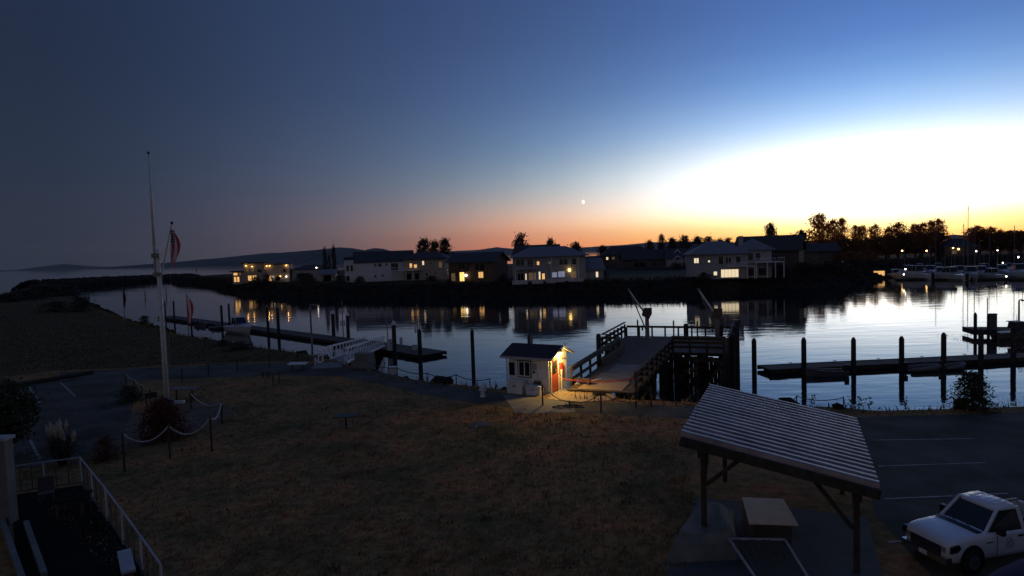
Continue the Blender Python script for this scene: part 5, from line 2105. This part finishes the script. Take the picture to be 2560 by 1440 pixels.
table('pedestal_table', 'small dark pedestal table alone in the middle of the lawn', gp(866, 1074), 1.15, .7, .72, [(0, 0)], .1, 'net')
b_ = MB()
b_.box(-.3, .3, -.05, .05, 0, .05)
b_.box(-.05, .05, -.3, .3, .002, .06)
tag(b_.build('stone_slab', M['concrete'], None, gp(1190, 1068), 0), 'small flat stone slab lying in the lawn below the kiosk', 'slab')
b_ = MB()
b_.prism([(-.55, -.4), (.5, -.45), (.6, .3), (-.4, .45)], 'z', 0, .04)
tag(b_.build('ground_plate', M['net'], None, gp(1190, 1066) + Vector((.2, .3, 0)), 0), 'pale cover plate set in the lawn below the kiosk', 'plate')
table('picnic_table', 'grey picnic table with tilted top right of the flagpole foot', gp(462, 1000), 1.5, .8, .75, [(-.5, 0), (.5, 0)], -.1, 'tarp')
table('slab_table', 'pale stone-topped table beside the path left of the gangway', gp(744, 924), 1.35, .8, .5, [(-.4, 0), (.4, 0)], 0, 'wall_white', .08)
table('low_bench', 'low dark slatted bench by the lawn edge below the dock', gp(664, 944), .6, .4, .42, [(-.2, 0), (.2, 0)], 0, 'timber')
for i, (px, y0_, hh) in enumerate([(683, 962, .75), (698, 959, .8)]):
    s = MB()
    s.tube([(0, 0, -.05), (.01, 0, hh * .5), (0, 0, hh)], [.035, .03, .025], 6)
    s.box(-.06, .06, -.02, .02, hh * .5, hh * .56)
    tag(s.build('stake', M['bark'], None, gp(px, y0_)), ['left stake of the dark pair by the low bench', 'right stake of the dark pair by the low bench'][i], 'stake', 'stakes on the lawn')
s = MB()
s.box(-1.2, 1.2, -.5, .5, 0, .03)
tag(s.build('landing_slab', M['concrete'], None, gp(818, 917), -.1), 'flat concrete slab in front of the gangway landing', 'slab')
t = thing('sign_board', 'small black tilted sign board on posts left of the flagpole', 'sign', gp(380, 1018), R(10))
s = MB()
s.beam((-.28, 0, .55), (-.28, .001, -.05), .06, .06)
s.build('post', M['timber'], t)
s = MB()
s.beam((.2, 0, .55), (.2, .001, -.05), .06, .06)
s.build('post', M['timber'], t)
s = MB()
s.beam((-.35, 0, .66), (.32, 0, .74), .05, .32)
s.build('board', M['black'], t)
# hydrant
t = thing('fire_hydrant', 'pale fire hydrant beside the path left of the kiosk', 'hydrant', gp(1207, 992))
s = MB()
s.tube([(0, 0, 0), (0, 0, .06), (0, 0, .07), (0, 0, .5), (0, 0, .52), (0, 0, .58), (0, 0, .7), (0, 0, .74)], [.17, .17, .12, .12, .16, .15, .07, .03], 12)
s.build('barrel', M['wall_white'], t)
for a, c in (((-.22, 0, .4), (.22, 0, .4)), ((0, -.24, .36), (0, 0, .36))):
    s = MB()
    s.tube([a, c], .06, 8)
    s.build('nozzle', M['wall_white'], t)
for i, (px, py) in enumerate([(1120, 958), (1098, 955), (1965, 1014), (2096, 1021), (2405, 1020)]):
    tag(rock_mesh('boulder', [((0, 0, .1), .5 if i != 3 else .3)]), ['dark pointed boulder on the shore below the swag rope', 'low boulder beside the pointed one below the swag rope', 'boulder on the bank right of the shelter roof', 'small boulder by the right bank rope', 'pointed boulder left of the lone bank shrub'][i], 'boulder', 'boulders on the bank').location = gp(px, py)

# ================================================================== SHELTER
SR = R(-24)
SO = Vector((4.35, 16.75, 0))
S = thing('picnic_shelter', 'open timber shelter with sloping corrugated metal roof at lower right', 'shelter', SO, SR)
WX, LY = 4.6, 6.5
ZH, ZL = 3.2, 2.32
nr = 18
for k in range(nr):        # corrugated roof built rib by rib
    y0, y1 = LY * k / nr, LY * (k + 1) / nr
    pr_ = [(0, -.045), (.34, -.045), (.42, .10), (.52, .122), (.84, .122), (.93, .10), (1, -.045)]
    s = MB()
    rows = []
    for u, z in pr_:
        yy = y0 + (y1 - y0) * u
        rows.append([(-.02, yy, ZH + z), (WX + .02, yy, ZL + z), (WX + .02, yy, ZL + z - .012), (-.02, yy, ZH + z - .012)])
    s.loft(rows, close=True)
    s.build('roof_rib', M['corr'], S)
sl3 = (ZL - ZH) / WX
for yy in (.12, LY / 2, LY - .12):
    s = MB()
    s.beam((0, yy, ZH - .14), (WX, yy, ZL - .14), .1, .22)
    s.build('rafter', M['timber'], S)
for x in (.05, WX * .33, WX * .66, WX - .05):
    s = MB()
    s.box(x - .05, x + .05, .0, LY, ZH + sl3 * x - .12, ZH + sl3 * x - .02)
    s.build('purlin', M['timber'], S)
s = MB()
s.beam((-.02, -.03, ZH - .12), (WX + .02, -.03, ZL - .12), .04, .24)
s.build('fascia', M['timber'], S)
for x, h in ((.5, ZH + sl3 * .5), (WX - .45, ZH + sl3 * (WX - .45))):
    s = MB()
    s.box(x - .1, x + .1, .12, LY - .12, h - .48, h - .26)
    s.build('beam', M['timber'], S)
    for yy in (.5, LY - .5):
        s = MB()
        s.box(x - .07, x + .07, yy - .07, yy + .07, 0, h - .48)
        s.build('post', M['timber'], S)
        s = MB()
        sg = 1 if yy < 3 else -1
        s.beam((x, yy + .08 * sg, h - 1.35), (x, yy + 1.0 * sg, h - .5), .09, .1)
        s.build('knee_brace', M['timber'], S)
    s = MB()
    sg = 1 if x < 2 else -1
    s.beam((x + .08 * sg, .5, h - 1.3), (x + .95 * sg, .5, h - .34 + sl3 * sg * .9), .09, .1)
    s.build('knee_brace', M['timber'], S)


def on_s(x, y, z=0):
    c, s_ = math.cos(SR), math.sin(SR)
    return Vector((SO.x + x * c - y * s_, SO.y + x * s_ + y * c, z))


M['slab'] = mat('old_slab', (.085, .088, .085), .9, .3, .8, .2, det=8)
sheet('concrete_slab', [on_s(-.2, -4.5), on_s(4.7, -4.5), on_s(4.7, 4.2), on_s(-.2, 4.2)], M['slab'], .012)
# tarp-covered heap
c4 = [gp(1662, 1412), gp(1856, 1400), gp(1845, 1330), gp(1745, 1300)]
mbx = MB()
n = 14
tz = random.Random(5)
for i in range(n):
    for j in range(n):
        def T_(a, c):
            u, v = a / n, c / n
            p = c4[0].lerp(c4[1], u).lerp(c4[3].lerp(c4[2], u), v)
            e = min(u, 1 - u, v, 1 - v)
            h = .62 * min(1, e * 7) ** .6
            h += .06 * math.sin(u * 9 + v * 4) * min(1, e * 6) + .18 * v * min(1, e * 7)
            return (p.x, p.y, .02 + h)
        mbx.add([T_(i, j), T_(i + 1, j), T_(i + 1, j + 1), T_(i, j + 1)], [(0, 1, 2, 3)])
tag(mbx.build('tarp', M['tarp'], None, smooth=True), 'grey tarpaulin draped over a heap under the shelter', 'tarp')
# pale board on a crate
t = thing('board_table', 'square pale tan board lying on a low crate in front of the shelter', 'table', gp(1930, 1352), R(-8))
s = MB()
s.prism([(-.66, -.25), (.62, -.28), (.72, 1.55), (-.45, 1.62)], 'z', .56, .6)
s.build('table_top', M['tan'], t)
s = MB()
s.box(-.5, .5, -.1, 1.4, 0, .555)
s.build('crate', M['wall_dark'], t)
# framed net
t = thing('net_frame', 'grey net stretched in a pale rectangular frame below the tan board', 'net', gp(1918, 1440), R(-6))
for a, c in (((-.7, .95, .5), (.72, .95, .5)), ((.72, .95, .5), (.62, -1.2, .5)), ((-.7, .95, .5), (-.55, -1.2, .5)), ((-.55, -1.2, .5), (.62, -1.2, .5))):
    s = MB()
    s.beam(a, c, .05, .05)
    s.build('frame_bar', M['wall_grey'], t)
s = MB()
for k in range(26):
    v = -1.15 + 2.05 * k / 25
    s.tube([(-.58, v, .5), (.62, v + .25, .49)], .009, 4, False)
    s.tube([(-.58, v + .2, .492), (.62, v - .1, .5)], .009, 4, False)
s.build('mesh_net', M['net'], t)
for x, y_ in ((-.55, -1.15), (.6, -1.15), (-.66, .9), (.68, .9)):
    s = MB()
    s.box(x - .03, x + .03, y_ - .03, y_ + .03, 0, .475)
    s.build('leg', M['timber'], t)

# ================================================================== VEHICLES


def wheel(t, x, y, r=.39, w_=.26):
    s = MB()
    sd = -1 if y < 0 else 1
    s.tube([(x, y - w_ / 2, r), (x, y - w_ / 2 * .8, r), (x, y + w_ / 2 * .8, r), (x, y + w_ / 2, r)], [r * .93, r, r, r * .93], 20)
    wl_ = s.build('wheel', M['rubber'], t)
    s = MB()
    s.tube([(x, y + sd * (w_ / 2 - .02), r), (x, y + sd * (w_ / 2 + .02), r)], r * .62, 14)
    s.build('rim', M['steel'], wl_)
    s = MB()
    s.tube([(x, y + sd * (w_ / 2 + .02), r), (x, y + sd * (w_ / 2 + .05), r)], r * .2, 8)
    s.build('hub_cap', M['chrome'], wl_)


def ring_sec(x, hw, zb, zs, zt, crown=.03):
    """body cross-section with rounded shoulders"""
    h = [(.93, zb), (.985, zb + .1), (1.0, zb + .28), (1.0, zs - .16), (.992, zs - .07), (.972, zs), (.945, zs + (zt - zs) * .5), (.905, zt - .01), (.82, zt + crown * .4), (.62, zt + crown * .85), (.3, zt + crown)]
    return [(x, -hw * u, z) for u, z in h] + [(x, hw * u, z) for u, z in reversed(h)]


TR = thing('pickup_truck', 'white pickup truck with dark cargo bed parked at the lower right', 'truck', gp(2314, 1412), R(14))
TR.scale = (.70, .70, .76)
s = MB()
s.loft([ring_sec(.0, .80, .62, .88, .93), ring_sec(.05, .88, .52, .94, 1.0), ring_sec(.14, .95, .44, 1.0, 1.07), ring_sec(.28, .985, .41, 1.03, 1.11), ring_sec(.5, 1.0, .40, 1.06, 1.15), ring_sec(1.1, 1.0, .40, 1.10, 1.19), ring_sec(1.7, 1.0, .40, 1.12, 1.2), ring_sec(2.3, 1.0, .38, 1.13, 1.17, 0), ring_sec(3.42, 1.0, .38, 1.13, 1.17, 0)], close=True)
bd = s.build('body', M['truckw'], TR, smooth=True)
bd.data.set_sharp_from_angle(angle=R(38))
for yy in (-.55, .55):
    s = MB()
    s.beam((.2, yy, 1.125), (1.55, yy * .95, 1.235), .03, .02)
    s.build('hood_crease', M['truckw'], bd)
# cab
belt, roofz = 1.16, 1.9
s = MB()
s.loft([[(1.62, -.86, belt - .03), (3.38, -.92, belt), (3.38, .92, belt), (1.62, .86, belt - .03)], [(2.38, -.70, roofz - .04), (3.26, -.72, roofz - .04), (3.26, .72, roofz - .04), (2.38, .70, roofz - .04)]], close=True)
gl_ = s.build('cab_glass', M['truckglass'], TR)
s = MB()
pr_ = []
for x, hw, z in ((2.28, .62, roofz - .06), (2.42, .73, roofz), (2.85, .755, roofz + .035), (3.2, .74, roofz + .02), (3.32, .66, roofz - .05)):
    pr_.append([(x, -hw, z - .06), (x, -hw * .93, z), (x, 0, z + .03), (x, hw * .93, z), (x, hw, z - .06)])
s.loft(pr_, close=True)
rf = s.build('cab_roof', M['truckw'], TR, smooth=True)
for yy in (-.44, -.22, 0, .22, .44):
    s = MB()
    s.beam((2.5, yy, roofz + .045), (3.2, yy, roofz + .05), .05, .02)
    s.build('roof_rib', M['truckw'], rf)
for sy in (-1, 1):
    s = MB()
    s.beam((1.60, sy * .88, belt - .02), (2.38, sy * .715, roofz - .03), .09, .08)
    s.build('windscreen_pillar', M['truckw'], TR)
    s = MB()
    s.beam((3.34, sy * .935, belt - .02), (3.25, sy * .735, roofz - .03), .16, .07)
    s.build('rear_pillar', M['truckw'], TR)
    s = MB()
    s.beam((2.36, sy * .735, roofz - .05), (3.28, sy * .75, roofz - .05), .06, .07)
    s.build('roof_rail', M['truckw'], TR)
    # door with seams, handle and mirror
    s = MB()
    s.box(2.05, 3.28, sy * 1.004 - .004, sy * 1.004 + .004, .5, 1.1)
    dr = s.build('door', M['truckw'], TR)
    for x in (2.04, 3.29):
        s = MB()
        s.box(x - .008, x + .008, sy * 1.0055 - .004, sy * 1.0055 + .004, .48, 1.12)
        s.build('door_seam', M['black'], dr)
    s = MB()
    s.box(2.98, 3.2, sy * 1.02 - .012, sy * 1.02 + .012, .98, 1.04)
    s.build('door_handle', M['black'], dr)
    s = MB()
    s.box(1.98, 2.14, sy * 1.12 - .12, sy * 1.12 + .12, 1.18, 1.42)
    s.build('wing_mirror', M['black'], TR)
    if sy < 0:
        em = MB()
        for i in range(14):
            a, c = 2 * PI * i / 14, 2 * PI * (i + 1) / 14
            em.beam((2.6 + .17 * math.cos(a), -1.012, .83 + .17 * math.sin(a)), (2.6 + .17 * math.cos(c), -1.012, .83 + .17 * math.sin(c)), .004, .02, (0, 1, 0))
        em.beam((2.5, -1.012, .80), (2.62, -1.012, .93), .004, .035, (0, 1, 0))
        em.beam((2.62, -1.013, .93), (2.7, -1.013, .78), .004, .03, (0, 1, 0))
        em.beam((2.48, -1.0125, .74), (2.73, -1.0125, .75), .004, .03, (0, 1, 0))
        e_ = em.build('door_emblem', M['wall_dark'], dr)
        e_['label'] = 'round dark emblem on the driver door'
    # arch and wheels
    for x in (.95, 4.35):
        s = MB()
        s.tube([(x, sy * .99, .42), (x, sy * 1.012, .42)], [.53, .53], 24)
        s.build('wheel_arch', M['black'], TR)
        wheel(TR, x, sy * .93)
    s = MB()
    s.prism([(.0, .78), (.04, 1.0), (.36, 1.02), (.42, .9), (.3, .8)], 'y', sy * .9 - .06, sy * .9 + .125 if sy > 0 else sy * .9 - .125)
    s.build('headlight', M['glass'], TR)
    s = MB()
    s.box(1.55, 1.85, sy * 1.006 - .004, sy * 1.006 + .004, .92, .95)
    s.build('fender_badge', M['black'], TR)
s = MB()
s.box(-.03, .06, -.62, .62, .62, .9)
gr_ = s.build('grille', M['black'], TR)
for z in (.68, .76, .84):
    s = MB()
    s.box(-.045, -.03, -.6, .6, z - .014, z + .014)
    s.build('grille_bar', M['chrome'], gr_)
s = MB()
s.box(-.135, -.12, -.16, .16, .42, .56)
s.build('number_plate', M['wall_white'], TR)
s = MB()
s.box(-.12, .12, -.93, .93, .38, .6)
s.build('front_bumper', M['chrome'], TR)
s = MB()
s.beam((1.42, -.84, 1.235), (1.42, .84, 1.235), .22, .03)
s.build('cowl', M['black'], TR)
for yy in (-.4, .15):
    s = MB()
    s.beam((1.52, yy, 1.262), (1.72, yy + .5, 1.33), .02, .02)
    s.build('wiper', M['black'], TR)
# bed
for sy in (-1, 1):
    s = MB()
    s.box(3.5, 5.45, sy * .96 - .05, sy * .96 + .05, .45, 1.28)
    s.build('bed_side', M['truckw'], TR)
s = MB()
s.box(3.5, 5.45, -.9, .9, .62, .72)
s.build('bed_floor', M['black'], TR)
s = MB()
s.box(5.40, 5.48, -.9, .9, .66, 1.26)
s.build('tailgate', M['truckw'], TR)
for sy in (-1, 1):
    s = MB()
    s.box(3.5, 5.45, sy * .94 - .08, sy * .94 + .08, 1.28, 1.32)
    s.build('bed_rail', M['black'], TR)
s = MB()
s.box(3.52, 3.6, -.89, .89, .72, 1.45)
s.build('headboard', M['black'], TR)
# canvas-covered boat on a trailer
CA = thing('covered_boat', 'low boat under a dark blue canvas cover in the bottom right corner', 'boat', gp(2440, 1590), R(14))
s = MB()
cv = []
for x, hw, z0, zt in ((0, .12, .62, .72), (.5, .5, .56, .86), (1.3, .8, .52, 1.05), (2.4, .9, .5, 1.2), (3.4, .9, .5, 1.12), (4.3, .82, .5, .95)):
    cv.append([(x, -hw, z0), (x, -hw * .98, z0 + .2), (x, -hw * .75, zt - .12), (x, -hw * .3, zt), (x, hw * .3, zt), (x, hw * .75, zt - .12), (x, hw * .98, z0 + .2), (x, hw, z0)])
s.loft(cv, close=True)
s.build('canvas_cover', M['bluecanvas'], CA, smooth=True)
s = MB()
hull(s, 4.2, 1.5, .3, .3)
h_ = s.build('hull', M['hull_d'], CA)
h_.location = (2.1, 0, .42)
h_.rotation_euler = (0, 0, PI)
for sy in (-1, 1):
    wheel(CA, 3.0, sy * .95, .28, .18)

# ================================================================== BUILDING WING, PATIO
wp = gp(26, 1312)
t = thing('building_wing', 'pale rendered wall at the left edge beside the railed patio', 'building', wp, R(0))
s = MB()
s.box(-7, 0, 0, .35, -.1, 2.75)
s.build('wall', M['tarp'], t)
s = MB()
s.box(-7, .06, -.05, .4, 2.75, 2.85)
s.build('coping', M['wall_grey'], t)
s = MB()
s.box(-6.9, -.1, -.06, 0, -.1, .25)
s.build('plinth', M['concrete'], t)
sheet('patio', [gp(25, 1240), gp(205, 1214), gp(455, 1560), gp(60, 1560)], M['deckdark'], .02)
s_ = [gp(24, 1240), gp(112, 1227), gp(204, 1213), gp(232, 1252), gp(268, 1302), gp(308, 1362), gp(356, 1436), gp(408, 1520)]
t = thing('patio_railing', 'white metal railing with slim posts around the dark patio at left', 'railing', s_[2])
for i, p in enumerate(s_):
    q_ = p - s_[2]
    s = MB()
    s.box(q_.x - .022, q_.x + .022, q_.y - .022, q_.y + .022, 0, 1.05)
    s.build('post', M['wall_grey'], t)
for a, c in zip(s_, s_[1:]):
    a_, c_ = a - s_[2], c - s_[2]
    for z, w_ in ((1.07, .045), (.12, .03)):
        s = MB()
        s.beam(a_ + Vector((0, 0, z)), c_ + Vector((0, 0, z)), .04, w_)
        s.build('rail', M['wall_grey' if z > 1 else 'wall_dark'], t)
    n = 3
    for k in range(1, n):
        q_ = a_.lerp(c_, k / n)
        s = MB()
        s.box(q_.x - .014, q_.x + .014, q_.y - .014, q_.y + .014, .14, 1.05)
        s.build('baluster', M['wall_dark'], t)


def chair(label, pos, rz, m='wall_dark'):
    t = thing('patio_chair', label, 'chair', pos, rz, 'chairs on the dark patio')
    s = MB()
    s.box(-.24, .24, -.22, .22, .40, .44)
    s.build('seat', M[m], t)
    s = MB()
    s.beam((0, .22, .44), (0, .3, .9), .46, .04, (0, 1, 0))
    s.build('backrest', M[m], t)
    for x in (-.2, .2):
        for y_ in (-.19, .19):
            s = MB()
            s.box(x - .02, x + .02, y_ - .02, y_ + .02, 0, .4)
            s.build('leg', M[m], t)


chair('patio chair by the far railing corner', gp(118, 1262) + Vector((0, 0, .02)), .6)
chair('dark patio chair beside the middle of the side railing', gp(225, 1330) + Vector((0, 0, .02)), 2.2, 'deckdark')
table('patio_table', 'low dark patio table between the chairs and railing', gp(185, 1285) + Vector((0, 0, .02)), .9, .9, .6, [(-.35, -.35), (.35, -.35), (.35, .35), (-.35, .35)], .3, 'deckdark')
for i, (a, c) in enumerate([((8, 1318), (60, 1470)), ((66, 1318), (112, 1450))]):
    p, q_ = gp(*a), gp(*c)
    s = MB()
    s.beam((p.x, p.y, .12), (q_.x, q_.y, .12), .14, .2)
    tag(s.build('edging_board', M['tarp']), ['pale edging board nearest the left edge below the wall', 'pale edging board along the patio below the wall'][i], 'board', 'edging boards by the wall')
t = thing('planter_bench', 'narrow pale box bench on the patio near the bottom edge', 'bench', gp(318, 1440), R(35))
s = MB()
s.box(-.12, .12, -.7, .7, 0, .38)
s.build('base', M['wall_dark'], t)
s = MB()
s.box(-.16, .16, -.75, .75, .38, .44)
s.build('seat', M['wall_grey'], t)

# ================================================================== MOON, AIR
dd = CM.to_3x3() @ Vector(((1458 - 1280) / F, -(505 - 720) / F, -1))
dd = dd.normalized() * 20000
M['moon'] = mat('moon', (.6, .6, .55), .9, 0, emit=(1, .93, .8), estr=1.5)
s = MB()
s.ball((0, 0, 0), (44, 44, 64), 16, 10)
tag(s.build('moon', M['moon'], None, Vector((0, 0, CAMH)) + dd, smooth=True), 'small pale moon low in the orange dusk sky', 'moon')

bx_ = MB()
bx_.box(-8500, 8500, -60, 14500, WL - 2.5, 420)
hz = bx_.build('haze', None)
hz.data.materials.clear()
hm_ = bpy.data.materials.new('haze')
hm_.use_nodes = True
hn = hm_.node_tree
for n_ in list(hn.nodes):
    if n_.type == 'BSDF_PRINCIPLED':
        hn.nodes.remove(n_)
pv = hn.nodes.new('ShaderNodeVolumePrincipled')
pv.inputs['Color'].default_value = (.8, .86, .95, 1)
pv.inputs['Density'].default_value = 2.6e-5
pv.inputs['Anisotropy'].default_value = .2
hn.links.new(pv.outputs[0], [q_ for q_ in hn.nodes if q_.type == 'OUTPUT_MATERIAL'][0].inputs['Volume'])
hz.data.materials.append(hm_)
struct(hz, 'stuff')
